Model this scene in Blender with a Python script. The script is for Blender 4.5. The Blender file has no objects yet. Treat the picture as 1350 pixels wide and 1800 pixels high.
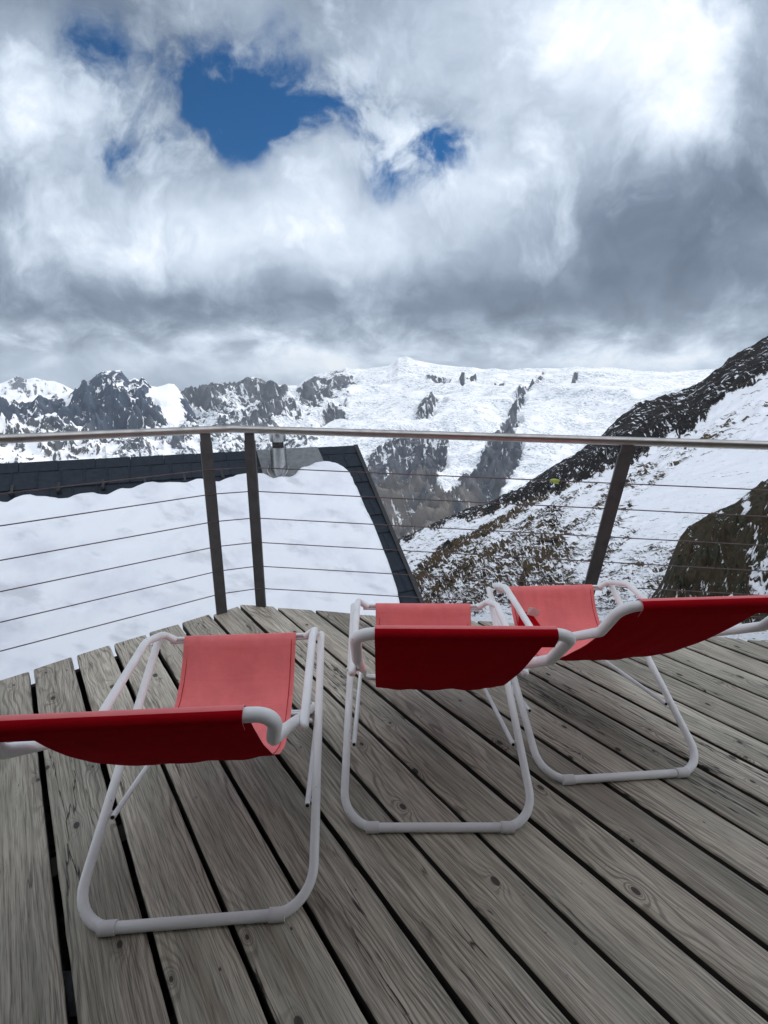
import bpy, bmesh, math, random
import numpy as np
from mathutils import Vector, Matrix, Euler

random.seed(5)
rng = np.random.RandomState(7)
scene = bpy.context.scene
COL = scene.collection

# ------------------------------------------------------------------ camera
CAM_H = 1.38
RW = np.array([[0.99992921, -0.01189851, 0.0],
               [0.00319588, 0.26857588, -0.96325323],
               [0.01146128, 0.96318504, 0.26859489]])   # world axes as rows, camera axes as columns
FPX = 838.41                                             # focal length for a 1350 x 1800 frame
cam_data = bpy.data.cameras.new('camera')
cam = bpy.data.objects.new('camera', cam_data)
COL.objects.link(cam)
cam_data.sensor_fit = 'VERTICAL'
cam_data.sensor_height = 36.0
cam_data.lens = FPX / 1800.0 * 36.0
cam_data.clip_start = 0.05
cam_data.clip_end = 60000.0
M = Matrix([[RW[i][j] for j in range(3)] for i in range(3)]).to_4x4()
M.translation = Vector((0, 0, CAM_H))
cam.matrix_world = M
scene.camera = cam

scene.view_settings.view_transform = 'Standard'
scene.view_settings.look = 'None'
scene.view_settings.exposure = 0.36
scene.view_settings.gamma = 1.0

SUN_AZ, SUN_EL = math.radians(52), math.radians(40)
SUN_STRENGTH, SUN_ANGLE = 2.1, 5.0
BACK = 0.72

# a direction seen in the survey photograph -> world ray
def ray(px, py):
    px = np.asarray(px, float); py = np.asarray(py, float)
    c = np.stack([px - 675, -(py - 900), -FPX * np.ones_like(px)], -1)
    return c @ RW.T

# ------------------------------------------------------------------ node helper
class NT:
    def __init__(s, tree):
        s.t = tree; s.n = tree.nodes; s.l = tree.links
    def node(s, typ, **kw):
        n = s.n.new(typ)
        for k, v in kw.items():
            setattr(n, k, v)
        return n
    def inp(s, sock, v):
        if isinstance(v, bpy.types.NodeSocket):
            s.l.new(v, sock)
        elif v is not None:
            if sock.type == 'RGBA' and not isinstance(v, (int, float)) and len(v) == 3: v = (*v, 1)
            sock.default_value = v
    def math(s, op, a, b=None, c=None, clamp=False):
        n = s.node('ShaderNodeMath', operation=op); n.use_clamp = clamp
        s.inp(n.inputs[0], a)
        if b is not None: s.inp(n.inputs[1], b)
        if c is not None: s.inp(n.inputs[2], c)
        return n.outputs[0]
    def vmath(s, op, a, b=None, out=0):
        n = s.node('ShaderNodeVectorMath', operation=op)
        s.inp(n.inputs[0], a)
        if b is not None: s.inp(n.inputs[1], b)
        return n.outputs[out]
    def comb(s, x, y, z=0.0):
        n = s.node('ShaderNodeCombineXYZ')
        for i, v in enumerate((x, y, z)): s.inp(n.inputs[i], v)
        return n.outputs[0]
    def sep(s, v):
        n = s.node('ShaderNodeSeparateXYZ'); s.inp(n.inputs[0], v); return n.outputs
    def noise(s, vec, scale, detail=4, rough=.5, dist=0.0, lac=2.0, out=0):
        n = s.node('ShaderNodeTexNoise')
        s.inp(n.inputs['Vector'], vec); s.inp(n.inputs['Scale'], scale)
        n.inputs['Detail'].default_value = detail; n.inputs['Roughness'].default_value = rough
        n.inputs['Distortion'].default_value = dist; n.inputs['Lacunarity'].default_value = lac
        return n.outputs[out]
    def ramp(s, f, a, b, smooth=True):
        n = s.node('ShaderNodeMapRange'); n.interpolation_type = 'SMOOTHSTEP' if smooth else 'LINEAR'
        s.inp(n.inputs[0], f); s.inp(n.inputs[1], a); s.inp(n.inputs[2], b)
        n.inputs[3].default_value = 0; n.inputs[4].default_value = 1
        return n.outputs[0]
    def mix(s, f, a, b):
        n = s.node('ShaderNodeMix', data_type='RGBA')
        s.inp(n.inputs[0], f); s.inp(n.inputs[6], a); s.inp(n.inputs[7], b)
        return n.outputs[2]
    def attr(s, name, out='Fac'):
        n = s.node('ShaderNodeAttribute'); n.attribute_name = name; return n.outputs[out]
    def cramp(s, f, stops):
        n = s.node('ShaderNodeValToRGB'); e = n.color_ramp.elements
        while len(e) < len(stops): e.new(0.5)
        for el, (p, c) in zip(e, stops): el.position = p; el.color = (*c, 1)
        s.inp(n.inputs[0], f); return n.outputs[0]
    def bump(s, h, strength=.5, dist=.01, normal=None):
        n = s.node('ShaderNodeBump'); s.inp(n.inputs['Height'], h)
        n.inputs['Strength'].default_value = strength; n.inputs['Distance'].default_value = dist
        if normal: s.inp(n.inputs['Normal'], normal)
        return n.outputs[0]

def new_mat(name):
    m = bpy.data.materials.new(name); m.use_nodes = True
    m.node_tree.nodes.clear()
    k = NT(m.node_tree)
    out = k.node('ShaderNodeOutputMaterial'); p = k.node('ShaderNodeBsdfPrincipled')
    k.l.new(p.outputs[0], out.inputs[0])
    return m, k, p, out

# ------------------------------------------------------------------ sky
world = bpy.data.worlds.new('World'); scene.world = world; world.use_nodes = True
world.node_tree.nodes.clear()
k = NT(world.node_tree)
wout = k.node('ShaderNodeOutputWorld')
tc = k.node('ShaderNodeTexCoord')
D = tc.outputs['Generated']
sx = k.sep(D)
fy = k.math('MAXIMUM', sx[1], 0.08)
U = k.math('DIVIDE', sx[0], fy); V = k.math('DIVIDE', sx[2], fy)
def uv_of(px, py):
    r = ray(px, py); return float(r[0] / r[1]), float(r[2] / r[1])
# coordinates on a flat cloud deck overhead
zz = k.math('ADD', k.math('MAXIMUM', sx[2], 0.0), 0.16)
P1 = k.comb(k.math('DIVIDE', sx[0], zz), k.math('DIVIDE', sx[1], zz), 0.0)
warp = k.noise(P1, 0.55, 3, .5, out=1)
Pw = k.vmath('ADD', P1, k.vmath('MULTIPLY', k.vmath('SUBTRACT', warp, (.5, .5, .5)), (1.1, 1.1, 0)))
nA = k.noise(Pw, 0.9, 8, .55)
UVv = k.comb(U, V, 0.0)
warp2 = k.noise(UVv, 2.6, 4, .55, out=1)
UVw = k.vmath('ADD', UVv, k.vmath('MULTIPLY', k.vmath('SUBTRACT', warp2, (.5, .5, .5)), (.24, .20, 0)))
nB = k.noise(UVw, 3.4, 9, .56)
nD = k.noise(UVw, 16.0, 6, .62)
def blob(px, py, rx, ry, amp, vec=None):
    u0, v0 = uv_of(px, py)
    u1, _ = uv_of(px + rx, py); _, v1 = uv_of(px, py - ry)
    su, sv = abs(u1 - u0), abs(v1 - v0)
    q = k.vmath('MULTIPLY', k.vmath('SUBTRACT', vec or UVw, (u0, v0, 0)), (1 / su, 1 / sv, 0))
    d = k.vmath('DOT_PRODUCT', q, q, out=1)
    return k.math('MULTIPLY', k.math('EXPONENT', k.math('MULTIPLY', d, -1.0)), amp)
def total(lst, start):
    acc = start
    for b in lst: acc = k.math('ADD', acc, b)
    return acc
# cloud brightness: broad lit and shaded masses
bright = total([
    blob(1120, 110, 200, 160, .34), blob(930, 330, 170, 100, .24), blob(960, 40, 180, 120, .16),
    blob(330, 410, 330, 70, .16), blob(600, 440, 150, 90, .22), blob(560, 330, 60, 60, .14), blob(1180, 250, 150, 50, .06),
    blob(70, 240, 160, 100, .10), blob(560, 60, 240, 100, -.02), blob(700, 130, 160, 60, .04),
    blob(1150, 420, 260, 130, -.28), blob(1330, 230, 90, 170, -.26), blob(450, 530, 360, 42, -.26),
    blob(900, 510, 420, 60, -.20), blob(100, 545, 240, 55, -.20), blob(60, 20, 220, 90, -.16), blob(240, 60, 110, 100, -.10),
    blob(640, 520, 70, 40, .12), blob(290, 170, 90, 110, -.10), blob(720, 200, 90, 50, -.08),
    blob(230, 622, 70, 16, .20), blob(600, 614, 120, 18, .20), blob(1000, 610, 330, 26, .12),
    blob(420, 640, 180, 30, .12), blob(90, 625, 90, 22, -.12), blob(1180, 565, 200, 30, -.06),
    blob(700, 625, 200, 14, .12), blob(1230, 655, 80, 24, .30), blob(1020, 640, 260, 16, .22)], 0.46)
lowb = k.math('EXPONENT', k.math('MULTIPLY', k.math('POWER', k.math('DIVIDE', k.math('SUBTRACT', V, .055), .07), 2.0), -1.0))
nL = k.noise(k.vmath('MULTIPLY', UVv, (9.0, 19.0, 1)), 1.0, 7, .58, .4)
nE = k.noise(k.vmath('ADD', UVw, (4.0, 2.0, 0)), 5.2, 10, .60, .25)
det = k.math('ADD', k.math('MULTIPLY', k.math('SUBTRACT', nB, .5), .80), k.math('MULTIPLY', k.math('SUBTRACT', nE, .5), .38))
puff = k.math('SUBTRACT', k.math('ABSOLUTE', k.math('SUBTRACT', nE, .5)), .06)
det = k.math('ADD', det, k.math('MULTIPLY', puff, .85))
puff2 = k.math('SUBTRACT', k.math('ABSOLUTE', k.math('SUBTRACT', nD, .5)), .05)
det = k.math('ADD', det, k.math('MULTIPLY', puff2, .12))
det = k.math('ADD', det, k.math('MULTIPLY', k.math('SUBTRACT', nA, .5), .22))
det = k.math('ADD', det, k.math('MULTIPLY', lowb, k.math('MULTIPLY', k.math('SUBTRACT', nL, .5), 1.3)))
lum = k.math('ADD', bright, det)
# behind the viewer: plain grey cloud
front = k.ramp(sx[1], 0.08, 0.35)
back_l = k.math('ADD', BACK, k.math('MULTIPLY', nA, .14))
lum = k.math('ADD', k.math('MULTIPLY', front, lum), k.math('MULTIPLY', k.math('SUBTRACT', 1.0, front), back_l))
ccol = k.cramp(lum, [(0.0, (.07, .10, .15)), (.22, (.15, .195, .265)), (.42, (.30, .365, .455)), (.60, (.52, .60, .71)), (.80, (.80, .86, .93)), (1.0, (1.0, 1.0, 1.0))])
bt = k.math('SUBTRACT', 1.0, front)
ccol = k.mix(k.math('MULTIPLY', bt, .85), ccol, (.95, .99, 1.07))
# openings with blue sky: a clear patch, and thin veils round it
hole = total([
    blob(400, 245, 125, 70, .72), blob(455, 215, 60, 85, .34), blob(330, 180, 100, 60, .20), blob(735, 300, 105, 60, .78), blob(215, 280, 60, 48, .55),
    blob(380, 120, 330, 110, .50), blob(620, 225, 170, 65, .52), blob(140, 140, 60, 90, .34), blob(820, 255, 60, 40, .3),
    blob(510, 598, 45, 8, .42), blob(680, 634, 45, 9, .55), blob(255, 610, 18, 5, .3),
    blob(560, 300, 45, 38, -.40), blob(930, 120, 150, 120, -.2)], 0.0)
hn = k.math('ADD', k.math('MULTIPLY', k.math('SUBTRACT', nB, .5), .9), k.math('MULTIPLY', k.math('SUBTRACT', nE, .5), 1.9))
hn = k.math('ADD', hn, k.math('MULTIPLY', k.math('SUBTRACT', nD, .5), 1.1))
hole = k.math('MULTIPLY', hole, k.math('SUBTRACT', 1.0, k.math('MULTIPLY', hn, 2.3)))
hmask = k.math('MULTIPLY', k.ramp(hole, .20, .95), front)
sky = k.node('ShaderNodeTexSky'); sky.sky_type = 'NISHITA'
sky.sun_disc = False; sky.sun_elevation = SUN_EL; sky.sun_rotation = SUN_AZ
sky.altitude = 3000; sky.air_density = 1.0; sky.dust_density = 0.1; sky.ozone_density = 3.0
bg1 = k.node('ShaderNodeBackground'); hsv = k.node('ShaderNodeHueSaturation'); k.l.new(sky.outputs[0], hsv.inputs['Color']); hsv.inputs['Saturation'].default_value = 1.55
k.l.new(hsv.outputs[0], bg1.inputs[0]); bg1.inputs[1].default_value = 0.06
bg2 = k.node('ShaderNodeBackground'); k.l.new(ccol, bg2.inputs[0]); bg2.inputs[1].default_value = 1.0
mx = k.node('ShaderNodeMixShader'); k.l.new(hmask, mx.inputs[0])
k.l.new(bg2.outputs[0], mx.inputs[1]); k.l.new(bg1.outputs[0], mx.inputs[2])
k.l.new(mx.outputs[0], wout.inputs[0])
world.cycles.sampling_method = 'MANUAL'; world.cycles.sample_map_resolution = 512

sun = bpy.data.lights.new('sun', 'SUN'); sun.energy = SUN_STRENGTH; sun.angle = math.radians(SUN_ANGLE)
sun.color = (1.0, .95, .88)
so = bpy.data.objects.new('sun', sun); COL.objects.link(so)
sdir = Vector((math.sin(SUN_AZ) * math.cos(SUN_EL), math.cos(SUN_AZ) * math.cos(SUN_EL), math.sin(SUN_EL)))
so.rotation_euler = sdir.to_track_quat('Z', 'Y').to_euler()
so.location = (10, 20, 30)

# ------------------------------------------------------------------ object helpers
def tag(o, label=None, cat=None, group=None, kind=None):
    if label: o['label'] = label
    if cat: o['category'] = cat
    if group: o['group'] = group
    if kind: o['kind'] = kind
    return o
def empty(name, loc=(0, 0, 0), rz=0.0):
    o = bpy.data.objects.new(name, None); COL.objects.link(o)
    o.location = loc; o.rotation_euler = (0, 0, rz); o.empty_display_size = .2
    return o
def link(name, me, mats, parent=None, smooth=False):
    o = bpy.data.objects.new(name, me); COL.objects.link(o)
    for m in (mats if isinstance(mats, (list, tuple)) else [mats]): me.materials.append(m)
    if smooth: me.polygons.foreach_set('use_smooth', [True] * len(me.polygons))
    if parent: o.parent = parent
    return o
class MB:
    """collects simple shapes into one mesh"""
    def __init__(s): s.v = []; s.f = []; s.sm = []
    def add(s, v, f, smooth=False):
        b = len(s.v); s.v += [tuple(map(float, p)) for p in v]; s.f += [tuple(i + b for i in q) for q in f]; s.sm += [smooth] * len(f)
        return s
    def box(s, c, d, mat=None):
        v = [Vector((c[0] + x * d[0] / 2, c[1] + y * d[1] / 2, c[2] + z * d[2] / 2)) for x in (-1, 1) for y in (-1, 1) for z in (-1, 1)]
        if mat: v = [mat @ p for p in v]
        return s.add(v, [(0, 1, 3, 2), (4, 6, 7, 5), (0, 4, 5, 1), (2, 3, 7, 6), (0, 2, 6, 4), (1, 5, 7, 3)])
    def bar(s, a, b, w, t, side):
        """flat bar from a to b, w wide along side, t thick"""
        a, b = Vector(a), Vector(b); ax = (b - a).normalized(); sd = Vector(side); sd = (sd - ax * sd.dot(ax)).normalized(); n = ax.cross(sd)
        v = [p + sd * x * w / 2 + n * y * t / 2 for p in (a, b) for x, y in ((-1, -1), (1, -1), (1, 1), (-1, 1))]
        return s.add(v, [(0, 3, 2, 1), (4, 5, 6, 7), (0, 1, 5, 4), (1, 2, 6, 5), (2, 3, 7, 6), (3, 0, 4, 7)])
    def tube(s, pts, r, seg=14, caps=True, round_caps=(False, False)):
        P = [Vector(p) for p in pts]; R = r if isinstance(r, (list, tuple)) else [r] * len(P)
        if round_caps[0]:
            d = (P[0] - P[1]).normalized(); r0 = R[0]
            P = [P[0] + d * r0 * .95, P[0] + d * r0 * .75, P[0] + d * r0 * .4] + P; R = [r0 * .3, r0 * .68, r0 * .92] + list(R)
        if round_caps[1]:
            d = (P[-1] - P[-2]).normalized(); r0 = R[-1]
            P = P + [P[-1] + d * r0 * .4, P[-1] + d * r0 * .75, P[-1] + d * r0 * .95]; R = list(R) + [r0 * .92, r0 * .68, r0 * .3]
        T = []
        for i in range(len(P)):
            a = P[max(i - 1, 0)]; b = P[min(i + 1, len(P) - 1)]; T.append((b - a).normalized())
        ref = Vector((0, 0, 1)) if abs(T[0].z) < .9 else Vector((1, 0, 0))
        n = (ref - T[0] * ref.dot(T[0])).normalized()
        v = []; f = []
        for i, p in enumerate(P):
            n = (n - T[i] * n.dot(T[i])).normalized(); b = T[i].cross(n)
            for j in range(seg):
                a = 2 * math.pi * j / seg; v.append(p + (n * math.cos(a) + b * math.sin(a)) * R[i])
        for i in range(len(P) - 1):
            for j in range(seg):
                j2 = (j + 1) % seg; f.append((i * seg + j, i * seg + j2, (i + 1) * seg + j2, (i + 1) * seg + j))
        if caps:
            f.append(tuple(reversed(range(seg)))); f.append(tuple(range((len(P) - 1) * seg, len(P) * seg)))
        return s.add(v, f, True)
    def build(s, name, mat, parent=None, auto=True):
        me = bpy.data.meshes.new(name); me.from_pydata(s.v, [], s.f); me.update()
        o = link(name, me, mat, parent)
        me.polygons.foreach_set('use_smooth', s.sm)
        if auto and any(s.sm):
            me.set_sharp_from_angle(angle=math.radians(50))
        return o
def fillet(pts, rad, n=7):
    """round the inner corners of a polyline"""
    P = [Vector(p) for p in pts]; out = [P[0]]
    R = rad if isinstance(rad, (list, tuple)) else [rad] * (len(P) - 2)
    for i in range(1, len(P) - 1):
        a, b, c = P[i - 1], P[i], P[i + 1]; u = (a - b).normalized(); w = (c - b).normalized()
        ang = math.acos(max(-1, min(1, u.dot(w)))); t = min(R[i - 1] / math.tan(ang / 2), (a - b).length * .48, (c - b).length * .48)
        s0, s1 = b + u * t, b + w * t
        rr = t * math.tan(ang / 2); bis = (u + w).normalized(); cen = b + bis * (rr / math.sin(ang / 2))
        v0, v1 = s0 - cen, s1 - cen; tot = v0.angle(v1)
        for j in range(n + 1):
            q = j / n
            vv = (v0 * math.sin((1 - q) * tot) + v1 * math.sin(q * tot)) / math.sin(tot)
            out.append(cen + vv)
    out.append(P[-1]); return out
def grid_mesh(name, X, Y, Z, attrs=None, uv=None):
    nr, nc = X.shape
    co = np.stack([X, Y, Z], -1).reshape(-1, 3).astype(np.float32)
    i = np.arange((nr - 1) * nc).reshape(nr - 1, nc)[:, :-1].ravel()
    q = np.stack([i, i + 1, i + nc + 1, i + nc], 1).astype(np.int32)
    me = bpy.data.meshes.new(name)
    me.vertices.add(len(co)); me.vertices.foreach_set('co', co.ravel())
    me.loops.add(q.size); me.loops.foreach_set('vertex_index', q.ravel())
    me.polygons.add(len(q)); me.polygons.foreach_set('loop_start', np.arange(0, q.size, 4, dtype=np.int32))
    me.polygons.foreach_set('loop_total', np.full(len(q), 4, np.int32))
    me.update(calc_edges=True)
    me.polygons.foreach_set('use_smooth', np.ones(len(q), bool))
    for nme, a in (attrs or {}).items():
        if a.ndim == 3:
            at = me.attributes.new(nme, 'FLOAT_VECTOR', 'POINT'); at.data.foreach_set('vector', a.reshape(-1, 3).astype(np.float32).ravel())
        else:
            at = me.attributes.new(nme, 'FLOAT', 'POINT'); at.data.foreach_set('value', a.astype(np.float32).ravel())
    return me
# gradient noise for terrain
_perm = rng.permutation(4096); _ga = rng.rand(4096) * 2 * np.pi
def pnoise(x, y, seed=0):
    xi = np.floor(x).astype(int); yi = np.floor(y).astype(int); xf = x - xi; yf = y - yi
    def g(ix, iy, dx, dy):
        h = _perm[(_perm[(ix + seed * 57) & 4095] + iy) & 4095]; a = _ga[h]; return np.cos(a) * dx + np.sin(a) * dy
    u = xf ** 3 * (xf * (xf * 6 - 15) + 10); v = yf ** 3 * (yf * (yf * 6 - 15) + 10)
    a = g(xi, yi, xf, yf); b = g(xi + 1, yi, xf - 1, yf); c = g(xi, yi + 1, xf, yf - 1); d = g(xi + 1, yi + 1, xf - 1, yf - 1)
    return (a * (1 - u) + b * u) * (1 - v) + (c * (1 - u) + d * u) * v
def fbm(x, y, o=6, gain=.5, seed=0):
    s = 0; a = 1.
    for i in range(o): s = s + a * pnoise(x, y, seed + i); x = x * 2.03 + 17.3; y = y * 2.03 - 9.1; a *= gain
    return s
def ridged(x, y, o=6, gain=.55, seed=0):
    s = 0; a = 1.; w = 1.
    for i in range(o):
        n = 1 - np.abs(pnoise(x, y, seed + i)) * 2; n = n * n * w; w = np.clip(n * 1.6, 0, 1); s = s + a * n; x = x * 2.07 + 31.7; y = y * 2.07 + 11.9; a *= gain
    return s
def sstep(a, b, x):
    t = np.clip((x - a) / (b - a), 0, 1); return t * t * (3 - 2 * t)
#@@MATERIALS
# ------------------------------------------------------------------ materials
def mat_paint(name, col, rough=.35, bump=.0):
    m, k, p, _ = new_mat(name); tc = k.node('ShaderNodeTexCoord').outputs['Object']
    n = k.noise(tc, 9, 4, .6); n2 = k.noise(tc, 70, 3, .6)
    c = k.mix(k.ramp(n, .45, .8), col, tuple(x * .86 for x in col))
    c = k.mix(k.ramp(n2, .68, .76), c, tuple(x * .62 for x in col))
    k.inp(p.inputs['Base Color'], c); k.inp(p.inputs['Roughness'], k.math('ADD', k.math('MULTIPLY', n, .25), rough - .1))
    k.inp(p.inputs['Normal'], k.bump(n2, .12, .002))
    return m
M_WHITE = mat_paint('white_paint', (.86, .86, .86), .34)
M_CAP = mat_paint('cap_plastic', (.74, .72, .72), .5)
def mat_fabric(name, col, rough=.85, sheen=.3, trans=.0):
    m, k, p, out = new_mat(name); uv = k.node('ShaderNodeUVMap').outputs[0]
    obj = k.node('ShaderNodeTexCoord').outputs['Object']
    s = k.sep(uv)
    wv = k.math('MULTIPLY', k.math('SINE', k.math('MULTIPLY', s[0], 3300)), k.math('SINE', k.math('MULTIPLY', s[1], 3300)))
    n = k.noise(obj, 5, 5, .6); n2 = k.noise(obj, 60, 3, .7)
    c = k.mix(k.ramp(n, .35, .75), col, tuple(x * .80 for x in col))
    wr = k.noise(k.vmath('MULTIPLY', obj, (3.0, 16.0, 16.0)), 1.0, 4, .6, .8)
    c = k.mix(k.math('MULTIPLY', n2, .22), c, tuple(min(1, x * 1.25) for x in col))
    k.inp(p.inputs['Base Color'], c); p.inputs['Roughness'].default_value = rough
    p.inputs['Sheen Weight'].default_value = sheen; p.inputs['Sheen Roughness'].default_value = .45
    p.inputs['Sheen Tint'].default_value = (1, .75, .78, 1)
    p.inputs['Specular IOR Level'].default_value = .25
    b = k.bump(wv, .15, .0006); b = k.bump(k.noise(obj, 14, 3, .5), .25, .006, b); b = k.bump(wr, .35, .008, b)
    k.inp(p.inputs['Normal'], b)
    if trans:
        t = k.node('ShaderNodeBsdfTranslucent'); k.inp(t.inputs[0], tuple(col)); k.inp(t.inputs[1], b)
        mxs = k.node('ShaderNodeMixShader'); mxs.inputs[0].default_value = trans
        k.l.new(p.outputs[0], mxs.inputs[1]); k.l.new(t.outputs[0], mxs.inputs[2]); k.l.new(mxs.outputs[0], out.inputs[0])
    return m
M_FAB_TOP = mat_fabric('lit_faded_red_canvas', (.86, .215, .215), sheen=.15)  # sky-lit tone of the upper face put into the colour, besides fading
M_FAB_BACK = mat_fabric('shaded_red_canvas', (.50, .005, .014), sheen=.0, trans=.26)  # same canvas, the shade on its underside put into a deeper colour
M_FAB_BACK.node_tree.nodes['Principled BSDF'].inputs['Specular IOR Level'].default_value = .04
M_TAG = mat_paint('white_cloth', (.8, .78, .76), .8)
def mat_metal(name, col, rough=.35, metallic=1.0, streak=True):
    m, k, p, _ = new_mat(name); tc = k.node('ShaderNodeTexCoord').outputs['Object']
    n = k.noise(tc, 14, 5, .65); n2 = k.noise(tc, 120, 2, .5)
    c = k.mix(k.ramp(n, .35, .75), col, tuple(x * .72 for x in col))
    k.inp(p.inputs['Base Color'], c); p.inputs['Metallic'].default_value = metallic
    k.inp(p.inputs['Roughness'], k.math('ADD', k.math('MULTIPLY', n, .25), rough - .08))
    k.inp(p.inputs['Normal'], k.bump(n2, .08, .001))
    return m
M_RAIL = mat_metal('brushed_handrail', (.50, .48, .46), .34)
M_POST = mat_metal('dark_steel_post', (.085, .084, .086), .6, .0)
M_CABLE = mat_metal('steel_cable', (.16, .12, .12), .5, .6)
M_STAIN = mat_metal('stainless_pipe', (.34, .35, .36), .3)
M_FLASH = mat_metal('zinc_flashing', (.19, .20, .21), .5, .6)
M_TILE = mat_metal('anthracite_tile', (.020, .027, .038), .62, .0); M_TILE.node_tree.nodes['Principled BSDF'].inputs['Specular IOR Level'].default_value = .18
M_TILE2 = mat_metal('black_trim', (.012, .013, .016), .5, .0)
M_BLACK = mat_metal('dark_opening', (.01, .01, .01), .6, .0)
M_SCREW = mat_metal('screw_zinc', (.33, .32, .30), .45, .6)
M_LIME = mat_paint('lime_tape', (.42, .55, .12), .6)
M_WALL = mat_paint('dark_timber', (.05, .035, .025), .7)
M_RENDER = mat_paint('grey_render', (.35, .35, .34), .8)

def mat_wood():
    m, k, p, _ = new_mat('weathered_planks')
    uv = k.node('ShaderNodeUVMap').outputs[0]; s = k.sep(uv)
    rnd = k.attr('plank_rand')
    u = k.math('ADD', s[0], k.math('MULTIPLY', rnd, 37.0)); v = s[1]
    base = k.comb(u, v, k.math('MULTIPLY', rnd, 11.0))
    sc = lambda a, b: k.vmath('MULTIPLY', base, (a, b, 1.0))
    # knots
    vor = k.node('ShaderNodeTexVoronoi'); k.inp(vor.inputs['Vector'], sc(2.6, 7.0)); vor.inputs['Scale'].default_value = 1.0
    vor.inputs['Randomness'].default_value = 1.0
    rel = k.vmath('MULTIPLY', k.vmath('SUBTRACT', sc(2.6, 7.0), vor.outputs['Position']), (1 / 2.6, 1 / 7.0, 0.0))
    rel = k.vmath('MULTIPLY', rel, (.62, 1.0, 0))
    kd = k.vmath('LENGTH', rel, out=1)
    kr = k.math('MULTIPLY', k.sep(vor.outputs['Color'])[0], .0125)       # radius of each knot
    kr = k.math('SUBTRACT', kr, .0022)
    knot = k.math('SUBTRACT', 1.0, k.ramp(k.math('SUBTRACT', kd, kr), -.0015, .0015))
    halo = k.math('EXPONENT', k.math('MULTIPLY', k.math('DIVIDE', kd, k.math('ADD', k.math('MAXIMUM', kr, .0005), .012)), -1.6))
    halo = k.math('MULTIPLY', halo, k.ramp(kr, .0, .006))
    # growth rings cut lengthwise
    low = k.noise(sc(1.1, 5.0), 1.0, 3, .5)
    low2 = k.noise(sc(3.5, 14.0), 1.0, 3, .5)
    ring = k.math('ADD', k.math('MULTIPLY', v, 150.0), k.math('MULTIPLY', low, 36.0))
    ring = k.math('ADD', ring, k.math('MULTIPLY', low2, 6.0))
    ring = k.math('ADD', ring, k.math('MULTIPLY', halo, 17.0))
    lines = k.math('SINE', k.math('MULTIPLY', ring, 2.4))
    lines = k.ramp(lines, -.1, 1.0)
    pres = k.ramp(k.noise(sc(1.3, 9.0), 1.0, 3, .5), .36, .66)
    lines = k.math('MULTIPLY', lines, k.math('ADD', k.math('MULTIPLY', pres, .85), .15))
    fine = k.noise(sc(9.0, 420.0), 1.0, 4, .6)
    fibre = k.noise(sc(3.0, 90.0), 1.0, 5, .65)
    # drying cracks
    cn = k.noise(sc(.9, 15.0), 1.0, 5, .55)
    crack = k.math('SUBTRACT', 1.0, k.ramp(k.math('ABSOLUTE', k.math('SUBTRACT', cn, .5)), .002, .010))
    crack = k.math('MULTIPLY', crack, k.ramp(k.noise(sc(.9, 4.0), 1.3, 2, .5), .46, .56))
    blotch = k.noise(sc(2.2, 8.0), 1.0, 5, .6)
    tint = k.noise(sc(.6, 3.0), 1.7, 3, .5)
    col = k.cramp(k.math('ADD', k.math('MULTIPLY', fibre, .65), k.math('MULTIPLY', blotch, .35)),
                  [(.25, (.24, .208, .162)), (.44, (.43, .380, .308)), (.56, (.58, .520, .430)), (.72, (.72, .660, .560))])
    col = k.mix(k.math('MULTIPLY', k.ramp(tint, .46, .66), .42), col, (.215, .235, .185))
    col = k.mix(k.math('MULTIPLY', k.ramp(k.noise(sc(1.0, 6.0), 1.1, 3, .5), .60, .72), .35), col, (.20, .135, .105))
    col = k.mix(k.math('MULTIPLY', lines, .60), col, (.11, .093, .070))
    col = k.mix(k.math('MULTIPLY', k.ramp(fine, .47, .66), .62), col, (.06, .052, .042))
    col = k.mix(k.math('MULTIPLY', halo, .35), col, (.07, .06, .052))
    col = k.mix(k.math('MULTIPLY', knot, .85), col, (.03, .024, .02))
    col = k.mix(k.math('MULTIPLY', crack, .9), col, (.012, .011, .010))
    spots = k.ramp(k.noise(base, 55, 2, .5), .74, .80)
    col = k.mix(k.math('MULTIPLY', spots, .5), col, (.04, .036, .03))
    hs = k.node('ShaderNodeHueSaturation'); k.inp(hs.inputs['Color'], col)
    rb = k.math('FRACT', k.math('MULTIPLY', rnd, 7.13))
    k.inp(hs.inputs['Value'], k.math('ADD', .80, k.math('MULTIPLY', rb, .44)))
    k.inp(p.inputs['Base Color'], hs.outputs[0])
    k.inp(p.inputs['Roughness'], k.math('ADD', .55, k.math('MULTIPLY', fibre, .25)))
    p.inputs['Specular IOR Level'].default_value = .35
    h = k.math('SUBTRACT', k.math('MULTIPLY', fibre, .6), k.math('MULTIPLY', lines, .55))
    h = k.math('SUBTRACT', h, k.math('MULTIPLY', crack, 2.2))
    h = k.math('ADD', h, k.math('MULTIPLY', fine, .25))
    k.inp(p.inputs['Normal'], k.bump(h, .75, .0022))
    return m
M_WOOD = mat_wood()
M_WOOD_DARK = mat_paint('joist_and_gap_shade_timber', (.042, .035, .03), .85)  # joists; also plank sides, where its dark tone stands for gap shade
def mat_gravel():
    m, k, p, _ = new_mat('gravel'); tc = k.node('ShaderNodeTexCoord').outputs['Object']
    v = k.node('ShaderNodeTexVoronoi'); k.inp(v.inputs['Vector'], tc); v.inputs['Scale'].default_value = 22
    n = k.noise(tc, 1.1, 3, .5)
    c = k.mix(k.sep(v.outputs['Color'])[0], (.03, .023, .018), (.10, .078, .066))
    k.inp(p.inputs['Base Color'], c); p.inputs['Roughness'].default_value = .9
    k.inp(p.inputs['Normal'], k.bump(v.outputs[0], .8, .02)); return m
M_GRAVEL = mat_gravel()
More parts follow.
